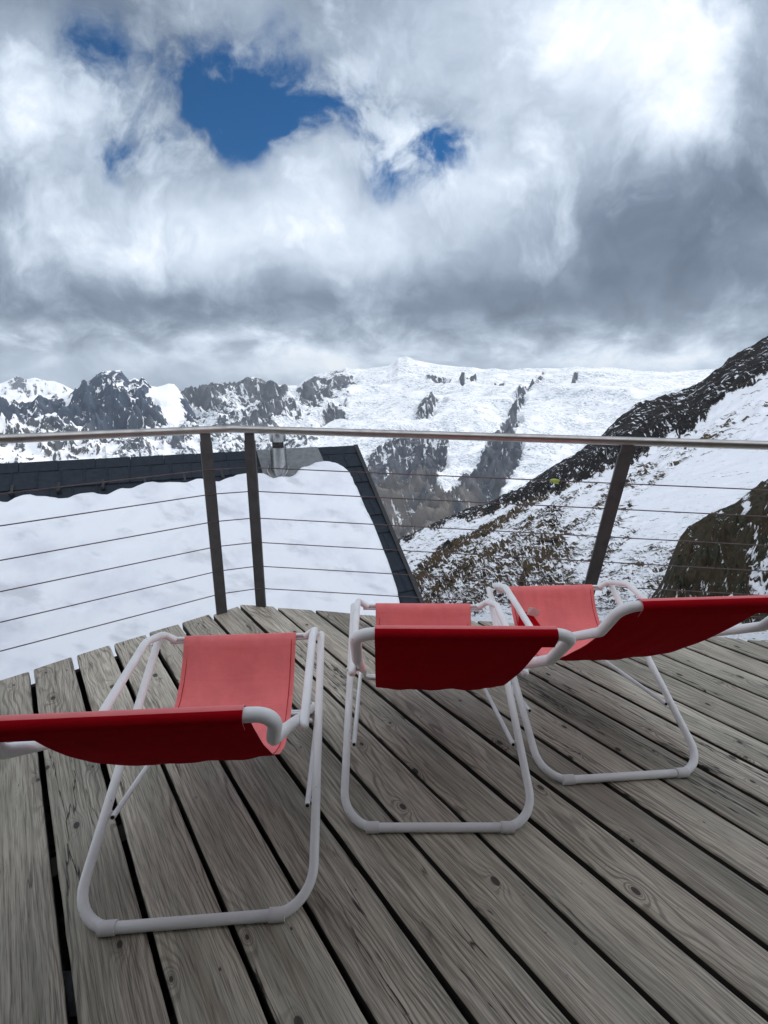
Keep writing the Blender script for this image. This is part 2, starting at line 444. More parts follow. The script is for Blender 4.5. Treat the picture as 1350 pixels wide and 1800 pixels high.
def mat_snow():
    m, k, p, _ = new_mat('snow'); tc = k.node('ShaderNodeTexCoord').outputs['Object']
    n = k.noise(tc, 1.7, 4, .55); n2 = k.noise(tc, 60, 4, .6)
    c = k.mix(k.ramp(n, .45, .75), (.80, .83, .88), (.66, .69, .76))
    c = k.mix(k.math('MULTIPLY', k.ramp(k.noise(k.vmath('MULTIPLY', tc, (1.0, 2.2, 1.0)), 1.9, 4, .55), .54, .72), .55), c, (.47, .49, .54))  # soft grey shading of dimples mixed into the snow colour
    k.inp(p.inputs['Base Color'], c); p.inputs['Roughness'].default_value = .75
    p.inputs['Specular IOR Level'].default_value = .2
    p.inputs['Subsurface Weight'].default_value = .0
    k.inp(p.inputs['Normal'], k.bump(n2, .15, .006)); return m
M_SNOW = mat_snow()
def mat_terrain(name, nscale, rockA, rockB, rockC, snow=(.84, .86, .90), stretch=(1, 1), rot=0.0, edge=.05, bumpd=5.0, fine=6.0, glacier=0.0, namp=2.0, n2w=.55, gully=.0, grot=0.0, gst=(4., .7)):
    """snow and rock sorted by the 'rock' attribute of the terrain, broken up by noise on its surface coordinates"""
    m, k, p, _ = new_mat(name)
    at = k.attr('tc', 'Vector')
    mp = k.node('ShaderNodeMapping'); k.inp(mp.inputs[0], at); mp.inputs['Rotation'].default_value = (0, 0, rot)
    mp.inputs['Scale'].default_value = (1, 1, 1)
    st = k.vmath('MULTIPLY', mp.outputs[0], (stretch[0], stretch[1], 1))
    n1 = k.noise(st, nscale, 9, .64, .8); n2 = k.noise(st, nscale * fine, 6, .65, .3)
    rk = k.attr('rock')
    f = k.math('ADD', rk, k.math('ADD', k.math('MULTIPLY', k.math('SUBTRACT', n1, .5), namp), k.math('MULTIPLY', k.math('SUBTRACT', n2, .5), namp * n2w)))
    if gully:
        mp2 = k.node('ShaderNodeMapping'); k.inp(mp2.inputs[0], at); mp2.inputs['Rotation'].default_value = (0, 0, grot)
        g5 = k.noise(k.vmath('MULTIPLY', mp2.outputs[0], (gst[0], gst[1], 1)), nscale * 1.6, 7, .62, .5)
        f = k.math('SUBTRACT', f, k.math('MULTIPLY', k.ramp(g5, .50, .66), gully))
    mask = k.ramp(f, .5 - edge, .5 + edge)
    n3 = k.noise(st, nscale * 2.3, 7, .65); n4 = k.noise(st, nscale * .7, 4, .55)
    rc = k.mix(k.ramp(n3, .35, .68), rockA, rockB)
    rc = k.mix(k.math('MULTIPLY', k.ramp(n4, .34, .52), k.attr('brown')), rc, rockC)
    sn = snow
    if glacier:
        gz = k.noise(k.vmath('MULTIPLY', mp.outputs[0], (1.0, 3.2, 1)), nscale * 3.2, 6, .7, 2.2)
        gz2 = k.noise(st, nscale * 1.2, 3, .5)
        gf = k.math('MULTIPLY', k.ramp(gz, .44, .62), k.math('MULTIPLY', k.ramp(gz2, .30, .54), glacier))
        sn = k.mix(gf, snow, (.25, .31, .36))
    col = k.mix(mask, sn, rc)
    k.inp(p.inputs['Base Color'], col); k.inp(p.inputs['Roughness'], k.math('ADD', .7, k.math('MULTIPLY', mask, .2)))
    p.inputs['Specular IOR Level'].default_value = .15
    h = k.math('MULTIPLY', k.math('ADD', n3, k.math('MULTIPLY', n2, .5)), k.math('ADD', .34, mask))
    k.inp(p.inputs['Normal'], k.bump(h, .8, bumpd)); return m
#@@TERRAIN
# ------------------------------------------------------------------ mountains
def az_tan(px, py):
    r = ray(px, py); hor = np.hypot(r[..., 0], r[..., 1])
    return np.arctan2(r[..., 0], r[..., 1]), r[..., 2] / hor
def prof(pts, azs):
    p = np.array(pts, float); a, t = az_tan(p[:, 0], p[:, 1]); o = np.argsort(a)
    return np.interp(azs, a[o], t[o])
def poly_mask(pts, ppx, ppy, soft):
    """soft inside-mask of an outline"""
    P = np.array(pts, float); inside = np.zeros(ppx.shape, bool); dmin = np.full(ppx.shape, 1e9)
    for i in range(len(P)):
        a = P[i]; b = P[(i + 1) % len(P)]
        cond = ((a[1] > ppy) != (b[1] > ppy)) & (ppx < (b[0] - a[0]) * (ppy - a[1]) / (b[1] - a[1] + 1e-9) + a[0])
        inside ^= cond
        d = b - a; t = np.clip(((ppx - a[0]) * d[0] + (ppy - a[1]) * d[1]) / (d @ d + 1e-9), 0, 1)
        dmin = np.minimum(dmin, np.hypot(ppx - a[0] - t * d[0], ppy - a[1] - t * d[1]))
    s = np.where(inside, dmin, -dmin)
    return sstep(-soft, soft, s)
def project(X, Y, Z):
    P = np.stack([X, Y, Z - CAM_H], -1) @ RW
    return 675 + FPX * P[..., 0] / -P[..., 2], 900 - FPX * P[..., 1] / -P[..., 2]
def terrain(name, mat, x0, x1, nc, rows, nr, crest, amp, nsc, relief, rockfn, tcs, label=None, tailD=1.25, tail_drop=.10, crest_amp=.25, seed=0, ridge_w=.6, shed=.0):
    """rows: list of (distance from the viewpoint, outline of the ground at that distance), nearest first; the last is the crest"""
    a0 = az_tan(np.array([x0]), np.array([750.]))[0][0]; a1 = az_tan(np.array([x1]), np.array([750.]))[0][0]
    azs = np.linspace(a0, a1, nc)
    Ds = np.array([r[0] for r in rows]); Ts = np.array([prof(r[1], azs) for r in rows])   # (R, nc)
    # nothing nearer may stand above the crest
    for i in range(len(rows) - 2, -1, -1): Ts[i] = np.minimum(Ts[i], Ts[i + 1] - .004)
    tt = np.linspace(0, 1, nr)
    lD = np.log(Ds); tk = (lD - lD[0]) / (lD[-1] - lD[0])
    D1 = np.exp(np.interp(tt, tk, lD))
    H = np.zeros((nr, nc))
    for j in range(nc): H[:, j] = np.interp(tt, tk, Ts[:, j])
    # tail behind the crest
    nt = 14; q = np.linspace(0, 1, nt + 1)[1:]
    D2 = D1[-1] * (1 + (tailD - 1) * q)
    DD = np.concatenate([D1, D2]); H = np.concatenate([H, H[-1][None] - tail_drop * (q[:, None] ** 1.3)])
    A = np.broadcast_to(azs, H.shape); R = np.broadcast_to(DD[:, None], H.shape)
    X = R * np.sin(A); Y = R * np.cos(A)
    Z = CAM_H + R * H
    tA = np.broadcast_to(np.concatenate([tt, 1 + q * .3])[:, None], H.shape)
    ca = A * nsc; cb = np.log(R) * nsc
    fade = np.clip((1 - tA) / .10, crest_amp, 1) * (tA <= 1) + crest_amp * (tA > 1)
    n = (ridged(ca, cb * 1.2, 7, .55, seed) - 1.1) * ridge_w + fbm(ca * .8, cb, 6, .5, seed + 20) * (1 - ridge_w) * 1.3
    px, py = project(X, Y, Z)
    at = rockfn(px, py, n, tA, X, Y, Z, H)
    big = fbm(ca * .22 + 7, cb * .35 + 3, 4, .5, seed + 40)
    Z = Z + (n * amp * R * np.clip(at['rock'] * 1.35 - .05, .05, 1.0) + big * amp * R * 1.1 * relief) * fade
    st_ = steep(X, Y, Z); st_ = np.clip((st_ - np.median(st_)) / (st_.std() + 1e-6), -1.5, 2.0)
    at['rock'] = np.clip(at['rock'] + (n - .1) * .05 + shed * (st_ - .45), -.4, 1.2)
    at['tc'] = np.stack([A * tcs, np.log(R) * tcs, n * .2], -1)
    me = grid_mesh(name, X, Y, Z, at)
    o = link(name, me, mat); tag(o, kind='structure')
    if label: o['label'] = label
    return o
# slope steepness from a grid
def steep(X, Y, Z):
    gx = np.gradient(Z, axis=1) / (np.hypot(np.gradient(X, axis=1), np.gradient(Y, axis=1)) + 1e-6)
    gy = np.gradient(Z, axis=0) / (np.hypot(np.gradient(X, axis=0), np.gradient(Y, axis=0)) + 1e-6)
    return np.hypot(gx, gy)

# --- far range at the left
crest0 = [(-420, 640), (-200, 655), (-60, 664), (0, 672), (15, 664), (30, 656), (45, 663), (62, 660), (80, 666), (95, 667), (110, 672), (125, 682), (150, 692), (200, 705), (320, 720)]
def rock0(px, py, n, t, X, Y, Z, H):
    s = steep(X, Y, Z); return {'rock': np.clip(.36 + (s - .8) * .2, .2, .6), 'brown': np.zeros_like(px)}
M_T0 = mat_terrain('far_range_ground', 2, (.06, .075, .10), (.14, .15, .18), (.2, .18, .15), bumpd=40., gully=.2)
terrain('far_mountains', M_T0, -450, 330, 260, [(9000, [(-500, 800), (400, 800)]), (10500, [(-500, 720), (400, 730)]), (12000, crest0)], 90,
        crest0, .045, 16, 1, rock0, 10, 'snowy far range low at the left edge under the cloud', seed=3, shed=.1)
# --- left massif
crest1 = [(-460, 700), (-300, 730), (-150, 712), (-60, 716), (0, 709), (25, 703), (50, 700), (80, 693), (100, 690), (118, 687), (135, 686), (150, 677), (160, 668), (170, 661), (180, 654),
          (192, 652), (203, 651), (212, 650), (220, 660), (228, 668), (236, 664), (244, 667), (250, 662), (256, 668), (266, 679), (275, 681), (285, 678), (296, 674), (306, 675), (316, 684),
          (326, 697), (337, 712), (346, 735), (352, 748), (370, 760), (400, 775), (450, 795), (540, 830), (640, 870)]
def rock1(px, py, n, t, X, Y, Z, H):
    s = steep(X, Y, Z)
    r = .44 + 0 * px
    r += 0.22 * poly_mask([(120, 700), (150, 672), (180, 648), (222, 655), (232, 690), (215, 700), (180, 690), (140, 702)], px, py, 6)
    r += 0.23 * poly_mask([(-50, 706), (60, 698), (110, 690), (100, 708), (40, 722), (-50, 740)], px, py, 6)
    r += 0.22 * poly_mask([(100, 700), (160, 700), (190, 760), (120, 745)], px, py, 8)
    r += 0.19 * poly_mask([(160, 690), (260, 720), (300, 750), (250, 765), (180, 750)], px, py, 10)
    r += 0.28 * poly_mask([(310, 700), (335, 705), (354, 748), (330, 745)], px, py, 4)
    r += 0.19 * poly_mask([(232, 668), (254, 662), (268, 682), (255, 695), (240, 690)], px, py, 4)
    r -= .35 * poly_mask([(262, 685), (305, 676), (325, 720), (330, 770), (290, 740)], px, py, 5)
    r -= .3 * poly_mask([(60, 718), (100, 712), (100, 740), (0, 760), (-60, 755)], px, py, 8)
    r -= .18 * sstep(760, 830, py)
    return {'rock': np.clip(r, -.2, .86), 'brown': .6 * sstep(730, 800, py)}
M_T1 = mat_terrain('left_massif_ground', 1.5, (.026, .042, .072), (.075, .098, .14), (.13, .115, .09), stretch=(1, 1.5), bumpd=14., namp=1.8, n2w=.75, gully=.35, grot=.5)
terrain('left_mountain', M_T1, -480, 660, 620, [(2300, [(-500, 960), (700, 990)]), (3000, [(-500, 850), (0, 850), (300, 850), (700, 940)]), (3600, [(-500, 790), (0, 780), (340, 790), (700, 900)]), (4100, [(-500, 745), (0, 735), (180, 715), (340, 760), (700, 880)]), (4600, crest1)], 300,
        crest1, .050, 13, 1.0, rock1, 14, 'dark craggy peak streaked with snow left of the railing corner', seed=11, ridge_w=.8, shed=.18, crest_amp=.08)
# --- main range with the glacier
crest2 = [(200, 720), (300, 706), (315, 700), (330, 690), (345, 684), (358, 681), (370, 679), (383, 672), (395, 672), (410, 677), (418, 670), (432, 662), (447, 661), (458, 662), (467, 670),
          (480, 674), (500, 674), (522, 675), (534, 668), (552, 656), (566, 653), (585, 650), (602, 648), (608, 645), (618, 648), (628, 647), (645, 647), (662, 645), (680, 644), (690, 640),
          (700, 630), (715, 627), (730, 633), (760, 639), (800, 644), (830, 645), (848, 648), (870, 646), (893, 650), (925, 646), (960, 646), (985, 647), (1010, 644), (1040, 647), (1080, 646),
          (1120, 652), (1170, 656), (1230, 652), (1270, 650), (1350, 650), (1500, 640), (1900, 640)]
def line_d(pts, px, py):
    d = np.full(px.shape, 1e9)
    for (a, b) in zip(pts[:-1], pts[1:]):
        a = np.array(a, float); b = np.array(b, float); e = b - a
        t = np.clip(((px - a[0]) * e[0] + (py - a[1]) * e[1]) / (e @ e), 0, 1)
        d = np.minimum(d, np.hypot(px - a[0] - t * e[0], py - a[1] - t * e[1]))
    return d
def rock2(px, py, n, t, X, Y, Z, H):
    s = steep(X, Y, Z)
    r = .13 + 0 * px
    r += 0.29 * poly_mask([(200, 690), (480, 660), (520, 690), (560, 780), (200, 850)], px, py, 17)
    r += 0.52 * poly_mask([(318, 700), (345, 682), (395, 670), (440, 660), (470, 668), (450, 682), (400, 690), (360, 712), (330, 712)], px, py, 10)
    r += 0.38 * poly_mask([(425, 692), (470, 690), (500, 700), (480, 712), (440, 706)], px, py, 10)
    r += 0.42 * poly_mask([(435, 745), (460, 725), (510, 705), (520, 715), (480, 735), (460, 752)], px, py, 10)
    r += 0.59 * poly_mask([(522, 675), (552, 655), (605, 646), (620, 660), (632, 672), (600, 685), (570, 695), (555, 708), (530, 703), (522, 690)], px, py, 9)
    r += 0.79 * poly_mask([(562, 742), (576, 715), (590, 708), (608, 694), (606, 706), (596, 714), (606, 726), (590, 735)], px, py, 8)
    r += 0.38 * poly_mask([(645, 664), (670, 660), (676, 666), (655, 670)], px, py, 9)
    r += .7 * 1.3 * (1 - sstep(2, 8, line_d([(832, 662), (826, 668), (812, 682)], px, py)))
    r += .6 * (1 - sstep(2, 5, line_d([(884, 668), (866, 684)], px, py)))
    r += .45 * (1 - sstep(3, 9, line_d([(752, 672), (785, 680)], px, py)))
    r += 0.75 * poly_mask([(724, 735), (745, 718), (765, 706), (778, 700), (782, 712), (768, 722), (752, 738)], px, py, 8)
    r += 0.85 * poly_mask([(955, 652), (942, 662), (925, 680), (908, 700), (898, 720), (893, 738), (878, 762), (890, 768), (905, 745), (918, 735), (910, 720), (925, 700), (945, 672)], px, py, 8)
    r += .85 * (1 - sstep(2, 5, line_d([(1012, 658), (1008, 666), (1000, 677)], px, py)))
    r += 0.88 * poly_mask([(882, 765), (915, 770), (915, 795), (905, 820), (880, 850), (866, 895), (820, 915), (772, 925), (776, 880), (800, 850), (840, 812), (858, 785)], px, py, 9)
    r += 0.75 * poly_mask([(600, 880), (640, 822), (655, 800), (690, 775), (730, 763), (790, 770), (780, 815), (766, 842), (775, 862), (800, 880), (808, 910), (795, 940), (640, 960)], px, py, 10)
    r -= .55 * poly_mask([(672, 790), (690, 815), (688, 850), (668, 862), (678, 825)], px, py, 4)
    r -= .20 * poly_mask([(655, 800), (745, 765), (790, 770), (775, 810), (700, 800)], px, py, 5)
    r = np.where((px > 560) & (py < 760), r - .08, r)
    return {'rock': np.clip(r, -.3, .92), 'brown': sstep(800, 900, py) * .75}
M_T2 = mat_terrain('glacier_ground', 1.5, (.045, .055, .075), (.12, .13, .15), (.185, .165, .145), stretch=(1, 1.0), rot=.5, bumpd=14., glacier=1.0, namp=2.1, n2w=.6, gully=.45, grot=-.4)
terrain('glacier_mountains', M_T2, 180, 1700, 820, [(1500, [(100, 1040), (640, 1040), (1350, 1040), (1900, 1040)]), (2100, [(100, 950), (640, 930), (800, 905), (1350, 900), (1900, 900)]),
        (2900, [(100, 840), (640, 815), (800, 795), (1350, 790), (1900, 790)]), (3900, [(100, 770), (640, 745), (800, 735), (1350, 730), (1900, 730)]), (5200, [(100, 730), (420, 700), (640, 690), (1350, 685), (1900, 685)]), (6800, crest2)], 360,
        crest2, .040, 12, 1.0, rock2, 14, 'glacier mountains rising behind the railing', seed=31, ridge_w=.6, shed=.08, crest_amp=.12)
# --- near slope on the right
crestN = [(380, 1090), (560, 1035), (640, 990), (680, 958), (700, 948), (740, 930), (790, 908), (830, 893), (860, 885), (885, 868), (905, 862), (930, 845), (955, 830), (985, 812), (1010, 797), (1030, 783), (1055, 768), (1064, 758), (1075, 745), (1090, 732),
          (1105, 722), (1118, 712), (1135, 705), (1155, 698), (1172, 693), (1188, 691), (1205, 684), (1222, 677), (1235, 667), (1248, 657), (1258, 648), (1270, 643), (1280, 632), (1300, 621), (1320, 609), (1334, 601), (1342, 595), (1350, 590), (1420, 545), (1600, 440), (1900, 330)]
def rockN(px, py, n, t, X, Y, Z, H):
    p = np.array(crestN, float); cy = np.interp(px, p[:, 0], p[:, 1]); below = py - cy
    th = np.interp(px, [600, 700, 800, 880, 950, 1000, 1060, 1120, 1190, 1260, 1350, 1800], [8, 8, 10, 22, 38, 48, 62, 92, 78, 62, 60, 70])
    edge_n = fbm(px / 22., py / 60., 4, .55, 5) * 16
    band = 1 - sstep(-5, 5, below - th - edge_n)
    r = .26 + .80 * band
    # lichen and boulder fields
    r += .12 * poly_mask([(640, 970), (720, 960), (800, 940), (960, 880), (1060, 900), (1060, 1100), (640, 1120)], px, py, 40) * (1 - band)
    r += .26 * poly_mask([(730, 1020), (800, 965), (900, 950), (980, 900), (1010, 960), (1000, 1080), (720, 1100)], px, py, 25)
    r += .22 * poly_mask([(1060, 1000), (1150, 955), (1190, 960), (1190, 1050), (1050, 1080)], px, py, 15)
    r += .55 * (1 - sstep(3, 12, line_d([(960, 868), (900, 905), (850, 935), (790, 960), (740, 1000), (715, 1040)], px, py)))
    r += .30 * (1 - sstep(3, 12, line_d([(830, 905), (880, 885), (940, 860), (1000, 850)], px, py)))
    for ln, wd in (([(1050, 850), (960, 900), (880, 960), (800, 1010), (750, 1060)], 12), ([(1150, 820), (1080, 862), (1000, 930), (930, 1000), (900, 1060)], 12), ([(1350, 705), (1250, 765), (1160, 830), (1090, 900), (1040, 980)], 10), ([(1110, 930), (1060, 985), (1010, 1060)], 12), ([(880, 915), (800, 965), (740, 1015), (715, 1060)], 9)):
        r += .24 * (1 - sstep(2, wd, line_d(ln, px + 14 * fbm(px / 40., py / 40., 3, .5, 9), py)))
    r += .16 * (1 - sstep(3, 22, line_d([(1350, 670), (1250, 740), (1150, 800), (1080, 850)], px, py)))
    r -= .16 * poly_mask([(1060, 840), (1160, 740), (1350, 665), (1350, 690), (1200, 770), (1090, 845)], px, py, 10)
    r -= .14 * poly_mask([(1100, 870), (1350, 760), (1350, 860), (1150, 930)], px, py, 15)
    r -= .30 * poly_mask([(840, 1080), (860, 1055), (960, 1070), (980, 1120), (700, 1140), (760, 1090)], px, py, 15)
    br = np.clip(1 - band * .95, 0, 1)
    return {'rock': np.clip(r, -.3, .95), 'brown': br}
M_TN = mat_terrain('near_slope_ground', 1.4, (.010, .010, .012), (.036, .034, .034), (.095, .070, .042), snow=(.82, .84, .88), stretch=(.65, 2.9), rot=.12, edge=.04, bumpd=.8, fine=5, namp=2.1, n2w=.75, gully=.62, grot=-.55, gst=(7., .8))
terrain('rock_slope', M_TN, 380, 1800, 760, [(9, [(300, 1420), (1900, 1420)]), (20, [(300, 1230), (1900, 1200)]), (45, [(300, 1090), (1000, 1060), (1350, 1040), (1900, 1000)]), (100, [(300, 1085), (640, 1010), (800, 960), (1000, 930), (1350, 880), (1900, 800)]),
        (200, [(300, 1080), (640, 990), (800, 925), (1000, 850), (1350, 740), (1900, 600)]), (360, crestN)], 460,
        crestN, .020, 26, .3, rockN, 16, 'snow dusted rocky slope dropping from the right edge', tailD=1.6, tail_drop=.35, crest_amp=.30, seed=51, ridge_w=.6)
# dark mound close by at the lower right
crestM = [(940, 1330), (1090, 1140), (1140, 1060), (1166, 1015), (1182, 970), (1198, 935), (1212, 915), (1240, 903), (1262, 893), (1290, 880), (1320, 862), (1345, 848), (1400, 815), (1600, 730), (1800, 680)]
def rockM(px, py, n, t, X, Y, Z, H):
    r = .88 - .50 * (1 - sstep(3, 10, line_d([(1312, 868), (1312, 905)], px, py))) - .35 * poly_mask([(1310, 960), (1350, 970), (1350, 1060), (1320, 1050)], px, py, 10)
    r -= .15 * sstep(1000, 1070, py)
    return {'rock': r, 'brown': np.ones_like(px) * .6}
M_TM = mat_terrain('grassy_mound_ground', 2.5, (.022, .025, .018), (.085, .088, .060), (.080, .056, .036), snow=(.82, .84, .88), stretch=(.8, 2.2), rot=.75, edge=.05, bumpd=.5, fine=4., namp=2.2, gully=.22, grot=.9)
terrain('grassy_mound', M_TM, 950, 1760, 300, [(10, [(900, 1400), (1900, 1380)]), (20, [(900, 1260), (1350, 1120), (1900, 1000)]), (34, crestM)], 220,
        crestM, .055, 16, .5, rockM, 16, 'dark grassy rock mound with snow pockets at the right', tailD=1.35, tail_drop=.5, crest_amp=.35, seed=71)
# valley floor and horizon ground
#@@VALLEY
me = bpy.data.meshes.new('valley_ground')
r_ = 26000; ring = [(r_ * math.cos(a), r_ * math.sin(a), -1500) for a in np.linspace(0, 2 * math.pi, 49)[:-1]]
me.from_pydata(ring, [], [tuple(range(48))]); at = me.attributes.new('tc', 'FLOAT_VECTOR', 'POINT')
at.data.foreach_set('vector', np.array(ring, np.float32).ravel() / 900.)
tag(link('valley_ground', me, M_T0), kind='structure')
#@@ROOF
# ------------------------------------------------------------------ roof below the deck
r0 = np.array([-0.49020788, 8.0, 0.27303629]); ud = np.array([-0.90104307, -0.43372962, 0.0]); slope = math.radians(38)
down = np.array([ud[1], -ud[0], 0.0]); down = down if down[1] < 0 else -down
vd = down * math.cos(slope) + np.array([0, 0, -math.sin(slope)])
nd = np.cross(ud, vd); nd = nd if nd[2] > 0 else -nd
def roof_uv(px, py):
    d = ray(np.array([px], float), np.array([py], float))[0]; o = np.array([0, 0, CAM_H])
    t = ((r0 - o) @ nd) / (d @ nd); p = o + d * t - r0
    return float(p @ ud), float(p @ vd)
def RP(u, v, h=0.0):
    return r0 + ud * u + vd * v + nd * h
RL, RVL = 11.0, 7.4
bld = empty('lower_building', tuple(RP(3.0, 4.0) - np.array([0, 0, 5.0])))
tag(bld, 'building below the deck with a dark metal tiled roof under snow', 'building')
bloc = Vector(bld.location)
def lb(p): return tuple(Vector(tuple(float(x) for x in p)) - bloc)
mb = MB()
# roof slab
mb.add([lb(RP(u, v, h)) for h in (-.25, -.03) for u, v in ((0.03, 0), (RL, 0), (RL, RVL), (0.03, RVL))], [(3, 2, 1, 0), (4, 5, 6, 7), (0, 1, 5, 4), (1, 2, 6, 5), (2, 3, 7, 6), (3, 0, 4, 7)])
# far side of the roof
fd = -down * math.cos(slope) + np.array([0, 0, -math.sin(slope)])
mb.add([lb(r0 + ud * u + fd * v + nd2) for nd2 in (np.array([0, 0, -.25]), np.array([0, 0, -.03])) for u, v in ((0.03, 0), (RL, 0), (RL, 5), (0.03, 5))], [(3, 2, 1, 0), (4, 5, 6, 7), (0, 1, 5, 4), (1, 2, 6, 5), (2, 3, 7, 6), (3, 0, 4, 7)])
roof = mb.build('roof', M_TILE, bld)
mb = MB()
def tile(u0, u1, v0, v1):
    h0, h1 = -.004, .016            # each tile rises to its lower lip
    w = u1 - u0; pts = []
    lip = .016
    for (u, v, h) in ((u0, v0, h0), (u1, v0, h0), (u1, v1, h1), (u0, v1, h1), (u0, v1 + .004, h1 - lip), (u1, v1 + .004, h1 - lip)):
        pts.append(lb(RP(u, v, h)))
    mb.add(pts, [(0, 1, 2, 3), (3, 2, 5, 4)])
    # upturned side seam
    mb.add([lb(RP(u, v, h)) for (u, v, h) in ((u0 - .008, v0, h0 + .004), (u0 + .010, v0, h0 + .012), (u0 + .022, v0, h0), (u0 - .008, v1, h1 + .004), (u0 + .010, v1, h1 + .014), (u0 + .022, v1, h1 + .001))], [(0, 1, 4, 3), (1, 2, 5, 4)])
TW, TH = .26, .33
v = .10; row = 0
while v < RVL:
    u = -.0 + (TW / 2 if row % 2 else 0)
    if row % 2: tile(0.0, TW / 2 - .006, v, v + TH)
    while u < RL:
        if v < 1.6 or u < .9 or v > 4.0: tile(u, min(u + TW - .002, RL), v, v + TH)
        u += TW
    v += TH; row += 1
tiles = mb.build('roof_tiles', M_TILE, roof)
mb = MB()   # ridge caps
u = 0.0
while u < RL:
    a = lb(RP(u, .135, .012)); w = .42
    P0 = [(u, .135, .010), (u, .03, .032), (u, -.01, .036)]; 
    s0 = [lb(RP(*q)) for q in P0]; s1 = [lb(RP(q[0] + w - .004, q[1], q[2] - .006)) for q in P0]
    b0 = lb(r0 + ud * u + fd * .14 + np.array([0, 0, .02])); b1 = lb(r0 + ud * (u + w - .004) + fd * .14 + np.array([0, 0, .014]))
    l0 = lb(RP(u, .137, -.006)); l1 = lb(RP(u + w - .004, .137, -.012))
    mb.add(s0 + s1 + [b0, b1, l0, l1], [(0, 3, 4, 1), (1, 4, 5, 2), (2, 5, 7, 6), (8, 9, 3, 0), (0, 1, 2, 6, 8), (3, 9, 7, 5, 4)])
    u += w
mb.build('ridge_cap', M_TILE, roof)
mb = MB()   # verge board
mb.add([lb(RP(u, v, h)) for h in (-.26, .035) for u, v in ((-.035, -.03), (.028, -.03), (.028, RVL), (-.035, RVL))], [(3, 2, 1, 0), (4, 5, 6, 7), (0, 1, 5, 4), (1, 2, 6, 5), (2, 3, 7, 6), (3, 0, 4, 7)])
mb.build('verge_trim', M_TILE2, roof)
mb = MB()   # walls below
gz = -9.0
c = [RP(.35, .5, -.3), RP(RL - .3, .5, -.3), RP(RL - .3, RVL - .7, -.3), RP(.35, RVL - .7, -.3)]
ridge_pts = [r0 + ud * .35 + fd * 4.2 + np.array([0, 0, -.4]), r0 + ud * (RL - .3) + fd * 4.2 + np.array([0, 0, -.4])]
pr, pl = r0 + ud * .35 - np.array([0, 0, .4]), r0 + ud * (RL - .3) - np.array([0, 0, .4])
def gnd(p): q = np.array(p); q[2] = gz; return q
V_ = [c[3], pr, ridge_pts[0], gnd(ridge_pts[0]), gnd(c[3]), c[2], pl, ridge_pts[1], gnd(ridge_pts[1]), gnd(c[2])]
mb.add([lb(q) for q in V_], [(0, 1, 2, 3, 4), (9, 8, 7, 6, 5), (0, 4, 9, 5), (2, 7, 8, 3)])
mb.build('wall', M_RENDER, bld)
# flashing sheet around the flue and the flue itself
fu0, fv0 = roof_uv(560, 797); fu1, fv1 = roof_uv(449, 800)
mb = MB()
fu_hi = roof_uv(452, 800)[0]; fl = [(fu0 - .02, -.005), (fu_hi, -.005), (fu_hi, 1.25), (fu0 - .30, 1.25)]
ft = roof_uv(572, 835)[0]
fl = [(fu0, -.01), (fu_hi, -.01), (fu_hi, 1.3), (ft - .10, 1.3)]
mb.add([lb(RP(u, v, h)) for h in (.020, .045) for u, v in fl], [(3, 2, 1, 0), (4, 5, 6, 7), (0, 1, 5, 4), (1, 2, 6, 5), (2, 3, 7, 6), (3, 0, 4, 7)])
mb.add([lb(q) for q in (RP(fu0, -.01, .045), RP(fu_hi, -.01, .045), r0 + ud * fu_hi + fd * .3 + np.array([0, 0, .05]), r0 + ud * fu0 + fd * .3 + np.array([0, 0, .05]))], [(0, 1, 2, 3)])
mb.build('flashing_sheet', M_FLASH, roof)
pu, pv = roof_uv(491, 832)
base = RP(pu, pv, 0.0)
flue = empty('flue_pipe', lb(base)); flue.parent = bld
PR = .116
def zt(py):   # height on the flue axis where the photograph shows image row py
    lo, hi = -.5, 3.
    for _ in range(40):
        m_ = (lo + hi) / 2
        if project(np.array(base[0]), np.array(base[1]), np.array(base[2] + m_))[1] > py: lo = m_
        else: hi = m_
    return m_
h1, h2, h3 = zt(786), zt(776), zt(752)
mb = MB(); mb.tube([(0, 0, -.35), (0, 0, h1)], PR, 32)
for q in (.22, .42, .60, .78, .97): mb.tube([(0, 0, h1 * q - .008), (0, 0, h1 * q + .008)], PR + .006, 32)
mb.build('pipe_section', M_STAIN, flue)
mb = MB(); mb.tube([(0, 0, h1 - .02), (0, 0, h2 + .02)], PR * .72, 24); mb.build('pipe_neck', M_BLACK, flue)  # solid black core fills the dark gap under the cowl
mb = MB(); mb.tube([(0, 0, h2), (0, 0, h2 + .02), (0, 0, h3 - .03), (0, 0, h3)], [PR * .95, PR * 1.02, PR * 1.02, PR * .9], 32)
mb.build('pipe_cowl', M_STAIN, flue)
mb = MB()
for s_ in (-1, 1):   # wire bracket hanging round the foot
    pass
cx = [(-PR - .03, -.02, h1 * .30), (-PR - .03, -PR - .02, h1 * .12), (-PR * .5, -PR - .05, -.06), (0, -PR - .06, -.10), (PR * .5, -PR - .05, -.06), (PR + .03, -PR - .02, h1 * .12), (PR + .03, -.02, h1 * .30)]
mb.tube(fillet(cx, .08, 5), .011, 8); mb.build('pipe_bracket', M_STAIN, flue)
# snow guards
guards = [roof_uv(x, y) for x, y in ((21, 872), (104, 867), (182, 861), (256, 857), (326, 850), (392, 843), (51, 905))]
for (gu, gv) in guards:
    mb = MB(); mb.tube([lb(RP(gu, gv, -.01)), lb(RP(gu, gv, .055))], .026, 10, round_caps=(False, True))
    mb.bar(lb(RP(gu, gv - .16, .022)), lb(RP(gu, gv, .022)), .03, .006, tuple(ud))
    mb.build('snow_guard', M_TILE2, roof)
